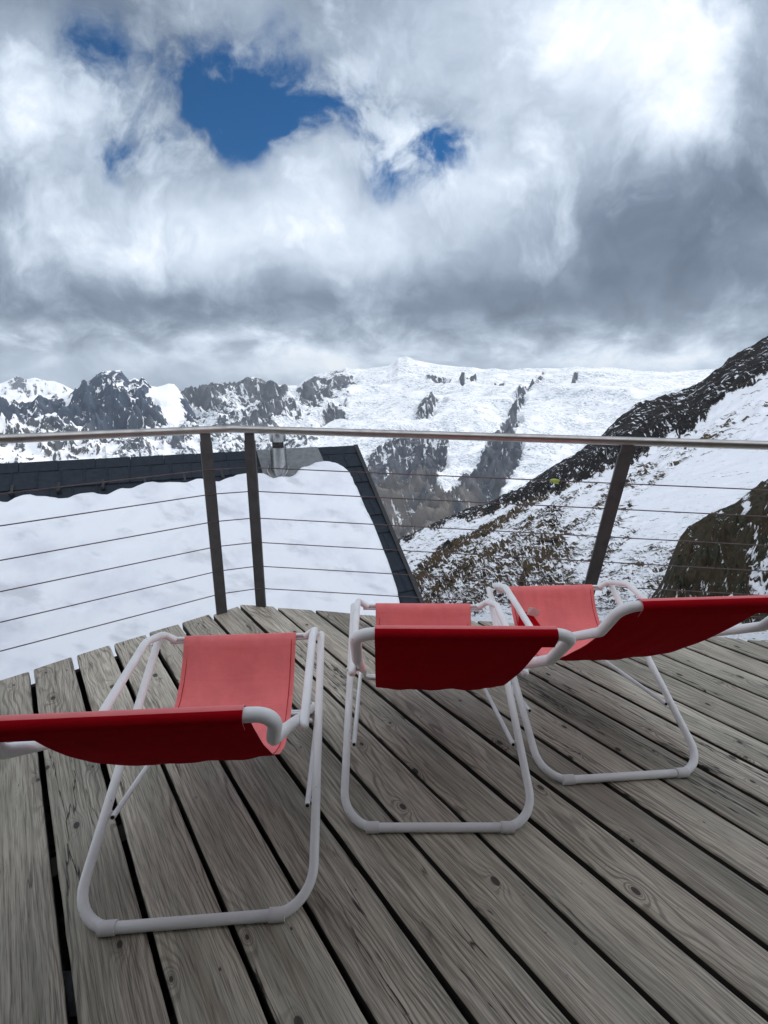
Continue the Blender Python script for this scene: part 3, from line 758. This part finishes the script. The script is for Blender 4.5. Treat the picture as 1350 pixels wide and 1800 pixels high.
# snow blanket
top_px = [(-520, 955), (-300, 925), (-150, 906), (-60, 892), (0, 884), (8, 888), (16, 889), (30, 880), (45, 875), (58, 873), (70, 877), (85, 877), (110, 881), (122, 880), (132, 875), (145, 872), (165, 870), (180, 873), (190, 873), (203, 866), (215, 862), (235, 861), (246, 858),
          (254, 854), (270, 852), (285, 854), (300, 852), (322, 853), (332, 850), (345, 846), (358, 845), (372, 848), (385, 849), (398, 843), (415, 838), (430, 836), (446, 835), (462, 836), (472, 839), (482, 843), (495, 841), (508, 842), (517, 838), (523, 830), (529, 825), (537, 824),
          (542, 822), (552, 817), (566, 814.5), (578, 815), (592, 818), (604, 825), (612, 832), (619, 843), (625, 856), (631, 872), (639, 890), (648, 908), (656, 925), (663, 943), (670, 962), (679, 985), (688, 1010), (695, 1032), (700, 1052), (703, 1075), (712, 1120), (725, 1180)]
tp = np.array([roof_uv(x, y) for x, y in top_px])
poly = [tuple(p) for p in tp]
step = .03
us = np.arange(-.1, RL - .1, step); vs = np.arange(.2, RVL - .15, step)
UU, VV = np.meshgrid(us, vs)
poly2 = poly + [(.35, RVL + 3), (RL + 3, RVL + 3), (RL + 3, poly[0][1])]
P_ = np.array(poly2); inside = np.zeros(UU.shape, bool); dm = np.full(UU.shape, 1e9)
for i in range(len(P_)):
    a = P_[i]; b = P_[(i + 1) % len(P_)]
    cond = ((a[1] > VV) != (b[1] > VV)) & (UU < (b[0] - a[0]) * (VV - a[1]) / (b[1] - a[1] + 1e-9) + a[0]); inside ^= cond
    e = b - a; t = np.clip(((UU - a[0]) * e[0] + (VV - a[1]) * e[1]) / (e @ e + 1e-9), 0, 1)
    dm = np.minimum(dm, np.hypot(UU - a[0] - t * e[0], VV - a[1] - t * e[1]))
sd = np.where(inside, dm, -dm)
thick = .09 + .030 * fbm(UU * .7, VV * .7, 2, .5, 90) + .026 * fbm(UU * 1.8, VV * 2.4, 3, .5, 95) + .003 * fbm(UU * 9, VV * 9, 3, .5, 97)
dimp = fbm(UU * 1.9 + 5, VV * 2.4, 2, .5, 101); thick -= .055 * sstep(.10, .55, dimp)
lipf = np.sqrt(np.clip(1 - (1 - np.clip(sd / .085, 0, 1)) ** 2, 0, 1))
hh = np.where(sd > 0, thick * lipf + .02, -.03 + 0 * sd)
pos = r0 + UU[..., None] * ud + VV[..., None] * vd + hh[..., None] * nd
keep_me = grid_mesh('roof_snow', pos[..., 0], pos[..., 1], pos[..., 2])
bm = bmesh.new(); bm.from_mesh(keep_me); bm.verts.ensure_lookup_table()
sdl = sd.ravel(); dele = [v_ for v_ in bm.verts if sdl[v_.index] < -.05]
bmesh.ops.delete(bm, geom=dele, context='VERTS'); bmesh.ops.recalc_face_normals(bm, faces=bm.faces); bm.to_mesh(keep_me); bm.free()
o = link('roof_snow', keep_me, M_SNOW); tag(o, 'smooth white snow lying on the lower roof', 'snow', kind='stuff')
#@@DECK
# ------------------------------------------------------------------ deck
ang = math.radians(128.148); pdir = np.array([math.cos(ang), math.sin(ang)]); pn = np.array([-math.sin(ang), math.cos(ang)])
outline = [(-6.0, -1.60), (-1.80, 1.925), (-1.405, 2.29), (-1.02, 2.61), (-.89, 2.735), (-.11, 2.625), (1.83, 2.43), (2.13, 2.355), (4.5, 2.05), (5.6, 1.2)]
gaps = [1.0] + []
g_known = {0: .092, 1: -.086, 2: -.258, 3: -.436, 4: -.615, 5: -.795, 6: -.972, 7: -1.147, 8: -1.316, 9: -1.489, 10: -1.665, 11: -1.842, 12: -2.016, 13: -2.19, 14: -2.362, 15: -2.535, 16: -2.712, 17: -2.89, 18: -3.066}
def gap(i):
    if i in g_known: return g_known[i]
    if i < 0: return .092 - i * .1757
    return -3.066 - (i - 18) * .1757
deck = bpy.data.objects.new('deck', None)
verts = []; faces = []; uvs = []; rnds = []; fmat = []
def edge_hit(c):
    """farthest point along the plank direction where the line at offset c meets the outline"""
    best = None
    for a, b in zip(outline[:-1], outline[1:]):
        a = np.array(a); b = np.array(b); da, db = a @ pn - c, b @ pn - c
        if da * db <= 0 and da != db:
            t = da / (da - db); p = a + (b - a) * t; s_ = p @ pdir
            if best is None or s_ > best: best = s_
    return best
TH_ = .045
def plank(c0, c1, s0a, s0b, s1a, s1b, rnd, warp_):
    """one board with rounded edges and slightly uneven sides"""
    n = max(6, int((max(s1a, s1b) - min(s0a, s0b)) / .06)); base_i = len(verts)
    ch = .006; prof_ = [(0, -TH_, 0), (0, -ch, 0), (ch * .35, -ch * .3, 0), (ch * 1.3, 0, 0), (.5, 0, 1), (-ch * 1.3, 0, 2), (-ch * .35, -ch * .3, 2), (0, -ch, 2), (0, -TH_, 2)]
    for i in range(n + 1):
        q = i / n
        w0 = c0 + .0022 * math.sin(q * 9 + rnd * 40) + random.gauss(0, .0005); w1 = c1 + .0022 * math.sin(q * 7 + rnd * 90) + random.gauss(0, .0005)
        for (o_, z_, side) in prof_:
            if side == 1: c_ = (w0 + w1) / 2
            else: c_ = (w0 + o_) if side == 0 else (w1 + o_)
            f_ = (c_ - c0) / (c1 - c0)
            s_ = (s0a * (1 - f_) + s0b * f_) * (1 - q) + (s1a * (1 - f_) + s1b * f_) * q
            p = pdir * s_ + pn * c_
            verts.append((p[0], p[1], z_ + warp_ * (f_ - .5) * .003 + (.0006 if side == 1 else 0))); uvs.append((s_, c_ - c0 + z_ * (.5 if o_ == 0 else 0))); rnds.append(rnd)
    m_ = len(prof_)
    for i in range(n):
        for j in range(m_ - 1):
            a = base_i + i * m_ + j; faces.append((a, a + 1, a + m_ + 1, a + m_)); fmat.append(1 if j in (0, m_ - 2) else 0)  # board sides take the dark timber, gap shade put into their colour
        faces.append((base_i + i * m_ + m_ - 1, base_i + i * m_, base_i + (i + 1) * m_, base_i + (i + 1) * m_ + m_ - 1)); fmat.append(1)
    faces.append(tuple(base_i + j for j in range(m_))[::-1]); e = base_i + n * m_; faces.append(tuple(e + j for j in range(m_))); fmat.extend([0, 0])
joints = {4: -.55, 6: .0}
screw_pts = []
GW = .0180
for i in range(-20, 26):
    chi = gap(i) - GW / 2; clo = gap(i + 1) + GW / 2
    sa, sb = edge_hit(clo), edge_hit(chi)
    if sa is None and sb is None: continue
    if sa is None: sa = sb - .1
    if sb is None: sb = sa - .1
    j_ = random.uniform(-.014, .012)
    near = -2.6
    rr_ = random.random(); wv = random.uniform(-1, 1)
    cuts = []
    jt = {3: None}.get(i)
    # butt joints that the photograph shows
    if i == 4: cuts = []
    if i == 5: cuts = [(-.415)]
    if i == 6: cuts = []
    segs = [near] + [c_ for c_ in cuts] + [None]
    for a_, b_ in zip(segs[:-1], segs[1:]):
        s0 = a_ + (.003 if a_ != near else 0); rr = random.random()
        if b_ is None: plank(clo, chi, s0, s0, sa + j_, sb + j_, rr, wv)
        else: plank(clo, chi, s0, s0, b_ - .003, b_ - .003, rr, wv)
me = bpy.data.meshes.new('deck'); me.from_pydata(verts, [], faces); me.update()
uvl = me.uv_layers.new(name='UVMap'); ua = np.array(uvs, np.float32); li = np.zeros(len(me.loops), np.int32); me.loops.foreach_get('vertex_index', li)
uvl.data.foreach_set('uv', ua[li].ravel()); at = me.attributes.new('plank_rand', 'FLOAT', 'POINT'); at.data.foreach_set('value', np.array(rnds, np.float32))
bm = bmesh.new(); bm.from_mesh(me); bmesh.ops.recalc_face_normals(bm, faces=bm.faces); bm.to_mesh(me); bm.free()
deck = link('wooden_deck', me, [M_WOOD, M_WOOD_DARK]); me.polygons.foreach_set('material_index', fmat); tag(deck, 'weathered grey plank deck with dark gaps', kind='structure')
me.polygons.foreach_set('use_smooth', [True] * len(me.polygons)); me.set_sharp_from_angle(angle=math.radians(60))
# joists below
mb = MB()
for kx in range(-9, 9):
    sj = kx * .62 - .1 + .33
    a = pdir * sj + pn * 1.2; b = pdir * sj + pn * -4.6
    # keep joists inside the outline
    lo_, hi_ = -4.6, 3.0
    cs = [c_ for c_ in np.arange(-4.6, 3.0, .05) if (edge_hit(c_) or -9) > sj + .12]
    if not cs: continue
    a = pdir * sj + pn * (max(cs) - .05); b = pdir * sj + pn * (min(cs) + .05)
    mb.bar((a[0], a[1], -.13), (b[0], b[1], -.13), .07, .16, (pdir[0], pdir[1], 0))
jo = mb.build('deck_joists', M_WOOD_DARK, deck)
# fascia boards closing the edge of the deck
mb = MB()
for a, b in zip(outline[:-1], outline[1:]):
    a = Vector((*a, 0)); b = Vector((*b, 0)); dd = (b - a).normalized(); nn = Vector((dd.y, -dd.x, 0))
    mb.bar(a + nn * .06 + Vector((0, 0, -.36)), b + nn * .06 + Vector((0, 0, -.36)), .03, .62, tuple(nn))
mb.build('fascia', M_WOOD_DARK, deck)
# screws
for (x, y) in ((345, 1402), (466, 1342), (697, 1241 - 20), (740, 1260), (765, 1222), (1011, 1658), (996, 1716), (924, 1763), (1238, 1309), (1259, 1308), (1025, 1475), (1045, 1378),
               (1154, 1382), (523, 1083), (548, 1083), (584, 1081), (547, 1088), (455, 1079), (482, 1079), (230, 1275), (182, 1210), (150, 1175), (118, 1172)):
    d_ = ray(np.array([x], float), np.array([y], float))[0]; t_ = -CAM_H / d_[2]; p = d_ * t_
    mb = MB(); mb.tube([(p[0], p[1], -.001), (p[0], p[1], .0012)], .0045, 12); mb.tube([(p[0], p[1], .001), (p[0], p[1], .0016)], .0025, 8)
    mb.build('screw', M_SCREW, deck)
# ground under the deck
me = bpy.data.meshes.new('gravel_ground')
me.from_pydata([(-5.2, -3.0, -.62), (5.0, -3.0, -.62), (4.6, 1.98, -.62), (1.83, 2.39, -.62), (-.88, 2.70, -.62), (-1.80, 1.89, -.62), (-5.2, -1.08, -.62)], [], [(0, 1, 2, 3, 4, 5, 6)])
tag(link('gravel_ground', me, M_GRAVEL), kind='structure')
pc = ray(np.array([127.]), np.array([1745.]))[0]; pc = pc * ((-.615 - CAM_H) / pc[2])
mb = MB(); ring_ = [(math.cos(a) * (.10 + .03 * math.sin(3 * a)), math.sin(a) * (.08 + .02 * math.cos(2 * a))) for a in np.linspace(0, 2 * math.pi, 25)[:-1]]
mb.add([(x, y, 0) for x, y in ring_] + [(x * .7, y * .7, .035) for x, y in ring_], [(i, (i + 1) % 24, 24 + (i + 1) % 24, 24 + i) for i in range(24)] + [tuple(range(24, 48))], True)
sp_ = mb.build('snow_patch', M_SNOW); sp_.location = (pc[0], pc[1], -.617); tag(sp_, 'scrap of snow seen through the deck gap at the lower left', 'snow', kind='stuff')
# ------------------------------------------------------------------ railing
rail = empty('cable_railing', (-.87, 2.70, 0)); tag(rail, 'steel railing with round handrail and six thin cables round the deck edge', 'railing')
ro = Vector(rail.location)
def lr(p): return tuple(Vector(p) - ro)
RZ = 1.10
L0 = Vector((-4.0, .675, RZ)); CN = Vector((-.868, 2.702, RZ)); E1 = Vector((4.35, 1.81, RZ))
mb = MB(); mb.tube([lr(L0), lr(CN - (CN - L0).normalized() * .003)], .0212, 20); mb.build('handrail', M_RAIL, rail)
mb = MB(); mb.tube([lr(CN + (E1 - CN).normalized() * .003), lr(E1)], .0212, 20); mb.build('handrail', M_RAIL, rail)
mb = MB(); mb.tube([lr(CN - (CN - L0).normalized() * .02), lr(CN), lr(CN + (E1 - CN).normalized() * .02)], .0195, 18); mb.build('corner_joint', M_RAIL, rail)
P1, P2 = (-.976, 2.619), (-.762, 2.714)
ZC = [.882, .742, .58, .428, .275, .128]
LF = [(-1.660, 2.001), (-1.672, 1.992), (-1.705, 1.994), (-1.735, 1.993), (-1.762, 1.990), (-1.787, 1.982)]
RF = [(1.0915, 2.399), (.9697, 2.4199), (1.0088, 2.455), (1.0361, 2.482), (1.058, 2.503), (.6219, 2.5474)]
def post(b, t_, w, th, side, split=None):
    m_ = MB(); b = Vector(b); t_ = Vector(t_)
    m_.bar(lr(b), lr(b.lerp(t_, .955)), w, th, side)
    # the head narrows and leans in to the handrail
    hd = b.lerp(t_, .955); m_.bar(lr(hd), lr(t_), w * .86, th, side)
    m_.bar(lr(b + Vector((0, 0, .0))), lr(b + Vector((0, 0, .008))), w * 1.25, th * 3.2, side)
    return m_.build('post', M_POST, rail)
dL = (CN - L0).normalized(); dR = (E1 - CN).normalized()
post((P1[0], P1[1], -.02), (-.985, 2.628, RZ - .012), .062, .016, (dL.x, dL.y, 0))
post((P2[0], P2[1], -.02), (-.760, 2.690, RZ - .012), .062, .016, (dR.x, dR.y, 0))
# right post leans in
P3b = Vector((1.155, 2.525, -.02)); P3t = Vector((1.193, 2.345, RZ - .012))
post(P3b, P3t, .064, .016, (dR.x, dR.y, 0))
P4b = Vector((3.2, 2.19, -.02)); P4t = Vector((3.25, 2.0, RZ - .012)); post(P4b, P4t, .064, .016, (dR.x, dR.y, 0))
P0b = Vector((-3.05, .905 + .02, -.02)); P0t = Vector((-2.95, 1.35, RZ - .012)); post(P0b, P0t, .062, .016, (dL.x, dL.y, 0))
for zc, lf, rf in zip(ZC, LF, RF):
    p1 = Vector((P1[0], P1[1], zc)); p2 = Vector((P2[0], P2[1] - .01, zc)); lfv = Vector((lf[0], lf[1], zc))
    far = p1 + (lfv - p1) * 2.6
    q = (RZ - zc) / RZ; p3 = P3t.lerp(P3b, min(1, q)); p3 = Vector((p3.x, p3.y - .002, zc))
    far2 = p2 + (p3 - p2) * 2.4
    mb = MB(); mb.tube([lr(far), lr(p1), lr(p2), lr(p3), lr(far2)], .0030, 8); mb.build('cable', M_CABLE, rail)
# lime tag tied on the top cable
p2 = Vector((P2[0], P2[1] - .01, ZC[0])); q = (RZ - ZC[0]) / RZ; p3 = P3t.lerp(P3b, q); p3.z = ZC[0]
tp_ = p2.lerp(p3, .845)
tape = empty('tape_tag', tuple(tp_)); tag(tape, 'small lime green tape knotted on the top cable left of the right post', 'tape')
mb = MB(); dd_ = (p3 - p2).normalized()
mb.tube([tuple(dd_ * -.018), tuple(dd_ * -.006), tuple(dd_ * .006), tuple(dd_ * .018)], [.007, .011, .010, .007], 10, round_caps=(True, True)); mb.build('knot', M_LIME, tape)
mb = MB(); mb.add([(-.018, -.008, .006), (.014, -.009, .004), (.020, -.010, -.016), (-.012, -.012, -.012), (-.018, -.010, .006), (.014, -.011, .004), (.020, -.012, -.016), (-.012, -.014, -.012)], [(0, 1, 2, 3), (7, 6, 5, 4), (0, 4, 5, 1), (2, 6, 7, 3)]); mb.build('tail', M_LIME, tape)
#@@CHAIRS
# ------------------------------------------------------------------ folding sling chairs
G = dict(wA=.307, yA=.735, zA=.414, wB=.285, yBc=.183, zBc=.44, yBf=.581, zBf=.496, yF=.741, zF=.406, wC=.262, yQ=.804, zQ=.012, yK=-.113, zK=.676, yT=-.191, zT=.793, wT=.21, yR=.217, zR=.137, wcap=.214, wR=.284, wK=.256)
def make_chair(loc, rz, dK, dT, label, has_tag=False, front_shift=0.0, seed=0, wide=0.0, sag=((.64, .19), (.38, .065))):
    g = dict(G); g['yK'] += dK[0]; g['zK'] += dK[1]; g['yT'] += dT[0]; g['zT'] += dT[1]
    rnd = random.Random(seed)
    t = empty('deck_chair', loc, rz); tag(t, label, 'deck chair', 'red sling chairs lined up on the deck')
    r = .0135
    # rear leg frame
    a, b = (-g['wA'], g['yA'], g['zA']), (g['wA'], g['yA'], g['zA'])
    f0, f1 = (-g['wA'], .0, r + .001), (g['wA'], .0, r + .001)
    mb = MB(); mb.tube(fillet([a, f0, f1, b], .105, 9), r, 16, round_caps=(True, True)); mb.build('leg_frame', M_WHITE, t)
    for s in (-1, 1):
        mb = MB(); x = s * g['wcap']; mb.tube([(x - .021, 0, r + .0018), (x + .021, 0, r + .0018)], r + .0032, 18); mb.build('foot_cap', M_CAP, t)
    # armrest frame with flattened front bar
    wB = g['wB']; zf = g['zF']; yf = g['yF']
    for s in (-1, 1):
        pts = fillet([(s * wB, g['yBc'], g['zBc'] + .012), (s * wB, g['yBf'], g['zBf']), (s * wB, yf - .004, zf + .030), (s * (g['wT'] + .035), yf, zf)], [.10, .055], 8)
        m = MB(); m.tube(pts, r * .98, 16, round_caps=(True, False)); m.build('armrest', M_WHITE, t)
    m = MB()
    for dz in (-.0075, .0075): m.tube([(-(g['wT'] + .055), yf, zf + dz), (g['wT'] + .055, yf, zf + dz)], .0068, 10)
    m.build('front_bar', M_WHITE, t)
    # back frame
    yT, zT, yK, zK, wK = g['yT'], g['zT'], g['yK'], g['zK'], g['wK']
    rb = .0145; wTop = g['wT'] + .046 + wide * .6
    pts = [(-g['wC'], g['yQ'], g['zQ'] + .02), (-wK, yK, zK), (-wTop, yT, zT), (wTop, yT, zT), (wK, yK, zK), (g['wC'], g['yQ'], g['zQ'] + .02)]
    mb = MB(); mb.tube(fillet(pts, [.06, .05, .05, .06], 8), rb, 16); mb.build('back_frame', M_WHITE, t)
    # front foot: twin rods on the floor
    m = MB()
    for dy in (-.0075, .0075):
        m.tube(fillet([(-g['wC'], g['yQ'] + dy, g['zQ'] + .035), (-g['wC'] + .004, g['yQ'] + dy, .0078), (g['wC'] - .004, g['yQ'] + dy, .0078), (g['wC'], g['yQ'] + dy, g['zQ'] + .035)], .018, 5), .0068, 10)
    m.build('front_foot', M_WHITE, t)
    # struts tying the front foot to the legs
    for s in (-1, 1):
        A = Vector((s * (g['wR'] - .002), g['yR'], g['zR'])); Q = Vector((s * (g['wC'] + .018), g['yQ'], .022)); d = (A - Q).normalized()
        m = MB(); m.tube([Q - d * .01, A], .0082, 12); st = m.build('strut', M_WHITE, t)
        m = MB(); m.tube([A - d * .0, A + d * .0015], .0055, 10); m.build('bore', M_BLACK, st)  # black disc stands for the darkness inside the open tube end
        m = MB(); m.tube([A - d * .022 + Vector((0, 0, 0)), A - d * .022 + Vector((s * .024, 0, 0))], .0045, 8); m.build('pivot_bolt', M_CAP, t)
        pA = Vector((s * .25, .20, .453)); m = MB(); m.tube([(s * (wB - .03), .205, .449), (s * (wB + .016), .205, .449)], .006, 10, round_caps=(False, True)); m.build('pivot_bolt', M_CAP, t)
    # canvas sling: front hem, sagging seat, back, top hem round the bar
    F = Vector((0, yf, zf)); T = Vector((0, yT, zT)); c1 = Vector((0, *sag[0])); c2 = Vector((0, *sag[1]))
    N1 = 46; prof_ = []
    # wrap over the front bar
    for q in range(7):
        an = math.radians(-100 + q * 35); prof_.append(F + Vector((0, math.cos(an) * .012, math.sin(an) * .0175)))
    fs = F + Vector((0, -.014, .0165)); te = T + Vector((0, .0185, -.006))
    for q in range(1, N1):
        tt_ = q / N1; prof_.append(fs * (1 - tt_) ** 3 + c1 * 3 * (1 - tt_) ** 2 * tt_ + c2 * 3 * (1 - tt_) * tt_ ** 2 + te * tt_ ** 3)
    # wrap over the top bar
    dirn = Vector((0, yT - yK, zT - zK)).normalized()
    for q in range(9):
        an = math.radians(-12 + q * 25); prof_.append(T + Vector((0, math.cos(an) * .0190, math.sin(an) * .0185)))
    last = prof_[-1]
    # hem flap running down behind the back
    for q in range(1, 4): prof_.append(last + Vector((0, .0052 * q, -.010 * q)))
    NL = 44; wT = g['wT']; rows = []
    L = [0.0]
    for i in range(1, len(prof_)): L.append(L[-1] + (prof_[i] - prof_[i - 1]).length)
    n0, n1_ = 7, 7 + N1 - 1
    me_v = []; me_uv = []
    for i, p in enumerate(prof_):
        q = min(max((i - n0) / (n1_ - n0), 0), 1); bell = math.sin(math.pi * q)
        tan = (prof_[min(i + 1, len(prof_) - 1)] - prof_[max(i - 1, 0)]).normalized(); nrm = Vector((0, -tan.z, tan.y))
        if nrm.z < 0 and i < n1_: nrm = -nrm
        if i >= n1_ - 2 or i < n0: nrm = Vector((0, 0, 0))
        for j in range(NL + 1):
            w = j / NL * 2 - 1
            lateral = w * (wT - .004 * bell) + (front_shift * (1 - q)) - wide * q * q * (1 - w) * .5
            # the cloth hangs a little deeper along its middle and ripples at the hems
            off = -.012 * bell * (1 - w * w) + .0042 * bell * pn1(w * 2.3 + seed * 5, q * 3) + .0016 * bell * pn1(w * 5 + q * 6 + seed, q * 7 - w * 4) + .0022 * math.exp(-(q * 9) ** 2) * pn1(w * 9 + seed * 3, 2.) * (i >= n0) + .0022 * math.sin(w * 21 + seed) * max(0, (1 - q * 7)) * (i >= n0) + .0022 * math.sin(w * 17 + 2 * seed) * max(0, (q - .86) * 7)
            if abs(w) > .93: off += .0018 * math.sin(q * 60 + seed) * bell
            pp = p + nrm * off; me_v.append((lateral, pp.y, pp.z)); me_uv.append((lateral, L[i]))
    nP = len(prof_)
    # second skin 1.4 mm below
    v2 = []
    for i in range(nP):
        tan = (prof_[min(i + 1, nP - 1)] - prof_[max(i - 1, 0)]).normalized(); nrm = Vector((0, -tan.z, tan.y))
        # the outer side of the wraps faces away from the bars
        for j in range(NL + 1):
            a_ = me_v[i * (NL + 1) + j]; v2.append((a_[0], a_[1] + nrm.y * .0016 * SG, a_[2] + nrm.z * .0016 * SG))
    nv = len(me_v); fc = []; mi = []
    for i in range(nP - 1):
        wrap = i >= n1_ + 5  # hem turned away takes the shaded canvas, its shade set by colour
        for j in range(NL):
            a_ = i * (NL + 1) + j; b_ = a_ + NL + 1
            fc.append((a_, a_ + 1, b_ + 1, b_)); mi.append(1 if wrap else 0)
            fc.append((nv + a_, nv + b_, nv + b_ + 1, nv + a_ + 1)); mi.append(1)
    for i in range(nP - 1):
        for j in (0, NL):
            a_ = i * (NL + 1) + j; b_ = a_ + NL + 1
            fc.append((a_, b_, nv + b_, nv + a_) if j == 0 else (b_, a_, nv + a_, nv + b_)); mi.append(0)
    for i in (0, nP - 1):
        for j in range(NL):
            a_ = i * (NL + 1) + j; fc.append((a_, nv + a_, nv + a_ + 1, a_ + 1) if i == 0 else (a_, a_ + 1, nv + a_ + 1, nv + a_)); mi.append(0)
    me = bpy.data.meshes.new('sling'); me.from_pydata(me_v + v2, [], fc); me.update()
    uvl = me.uv_layers.new(name='UVMap'); ua = np.array(me_uv + me_uv, np.float32); li = np.zeros(len(me.loops), np.int32); me.loops.foreach_get('vertex_index', li)
    uvl.data.foreach_set('uv', ua[li].ravel())
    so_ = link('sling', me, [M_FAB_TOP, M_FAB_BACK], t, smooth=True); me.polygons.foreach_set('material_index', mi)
    me.set_sharp_from_angle(angle=math.radians(60))
    # stitched side hems
    for s in (-1, 1):
        m = MB(); pts = []
        for i in range(n0, n1_, 2):
            v_ = me_v[i * (NL + 1) + (0 if s < 0 else NL)]; v_ = Vector(v_); tan = (prof_[i + 1] - prof_[i - 1]).normalized(); nrm = Vector((0, -tan.z, tan.y)); nrm = nrm if SG < 0 else nrm * 1
            pts.append(Vector((v_.x - s * .016 + front_shift * 0, v_.y, v_.z)) + nrm * (-SG) * .0004)
        m.tube(pts, .0011, 5); m.build('seam', M_FAB_BACK, so_)
    if has_tag:
        i = n0 + TAGI; v_ = Vector(me_v[i * (NL + 1)])
        m = MB(); q0 = v_ + Vector((.062, .0, .004))
        m.add([q0, q0 + Vector((.050, -.016, .006)), q0 + Vector((.046, -.045, .046)), q0 + Vector((.006, -.012, .052)), q0 + Vector((.024, -.030, .058)),
               q0 + Vector((0, .002, 0)), q0 + Vector((.050, -.014, .006)), q0 + Vector((.046, -.043, .046)), q0 + Vector((.006, -.010, .052)), q0 + Vector((.024, -.028, .058))],
              [(0, 1, 2, 4, 3), (8, 9, 7, 6, 5), (0, 5, 6, 1), (1, 6, 7, 2), (2, 7, 9, 4), (4, 9, 8, 3), (3, 8, 5, 0)])
        m.build('care_tag', M_TAG, so_)
        # the hem turned over below the tag
        w0 = Vector(me_v[(n0 + 7) * (NL + 1)]); w1 = Vector(me_v[(n0 + 13) * (NL + 1)]); up_ = Vector((0, -.004, .006))
        m = MB(); A_ = [w0 + up_ + Vector((.030, 0, .004)), w1 + up_ + Vector((.002, 0, 0)), w1 + up_ + Vector((.125, 0, .002)), w0 + up_ + Vector((.085, 0, .006))]
        m.add(A_ + [p + Vector((0, -.001, .0015)) for p in A_], [(3, 2, 1, 0), (4, 5, 6, 7), (0, 1, 5, 4), (1, 2, 6, 5), (2, 3, 7, 6), (3, 0, 4, 7)]); m.build('folded_hem', M_FAB_BACK, so_)
    return t
def pn1(x, y):
    return float(pnoise(np.array([x + 40.]), np.array([y + 60.]), 3)[0]) * 2.5
SG = 1.0; TAGI = 8
make_chair((-.483, .908, 0), .086, (-.021, .008), (.029, -.028), 'red canvas chair nearest the viewer at the lower left, cut by the frame', seed=1, wide=.024, sag=((.60, .18), (.32, .045)))
make_chair((.189, 1.187, 0), .015, (.037, -.008), (-.008, .021), 'red canvas chair in the middle, between the other two', seed=2)
make_chair((.879, 1.399, 0), .089, (-.016, .001), (-.021, .008), 'red canvas chair at the right with a white tag on its seat edge', has_tag=True, seed=3)
#@@HOUSE
# ------------------------------------------------------------------ hut added behind the viewer, unseen, so its wall and overhang shade the deck
hut = empty('added_shade_hut', (0, -1.6, 0)); tag(hut, 'added dark timber hut wall, unseen, shading the near deck', 'building')
mb = MB(); mb.box((0, -.15, .9), (11, .3, 3.9)); mb.build('wall', M_WALL, hut)
mb = MB(); mb.box((0, .80, 2.95), (12, 2.20, .16)); mb.build('eaves', M_WALL, hut)
for x in (-2.6, 1.4):
    mb = MB(); mb.box((x, .02, 1.35), (1.3, .06, 1.2)); f_ = mb.build('window', M_WHITE, hut)
    mb = MB(); mb.box((x, .06, 1.35), (1.14, .02, 1.04)); mb.build('pane', M_TILE2, f_)

#@@HAZE
mb = MB(); mb.box((0, 0, (-1501 + 900) / 2), (54000, 54000, 2401)); hz = mb.build('haze', None or M_WALL)
hz.data.materials.clear()
hm = bpy.data.materials.new('thin_air'); hm.use_nodes = True; hm.node_tree.nodes.clear(); k = NT(hm.node_tree)
ho = k.node('ShaderNodeOutputMaterial'); hv = k.node('ShaderNodeVolumePrincipled'); k.l.new(hv.outputs[0], ho.inputs['Volume'])
hv.inputs['Color'].default_value = (.80, .90, 1.0, 1); hv.inputs['Density'].default_value = 3.4e-5; hv.inputs['Anisotropy'].default_value = .2
hz.data.materials.append(hm); tag(hz, kind='stuff'); hz['label'] = 'thin blue air between the viewer and the mountains'; hz['category'] = 'haze'

#@@CLOUD
# cloud added out of view on the sun line to shade the near ground
bm = bmesh.new(); bmesh.ops.create_icosphere(bm, subdivisions=5, radius=1.0)
for v_ in bm.verts:
    p = v_.co.copy(); d_ = float(fbm(np.array([p.x * 2.2 + 3]), np.array([p.y * 2.2 + p.z * 1.7]), 5, .5, 7)[0]); v_.co = p * (1 + d_ * .28)
me = bpy.data.meshes.new('cloud'); bm.to_mesh(me); bm.free()
cm, k, p_, _ = new_mat('shade_cloud_white'); p_.inputs['Base Color'].default_value = (.92, .93, .95, 1); p_.inputs['Roughness'].default_value = 1; p_.inputs['Specular IOR Level'].default_value = 0
shade_cloud = link('cloud', me, cm, smooth=True); shade_cloud.scale = (640, 640, 560); shade_cloud.location = sdir * 3900
shade_cloud['label'] = 'added white cloud out of view, keeping the sun off the near ground'; tag(shade_cloud, kind='stuff'); shade_cloud['category'] = 'cloud'
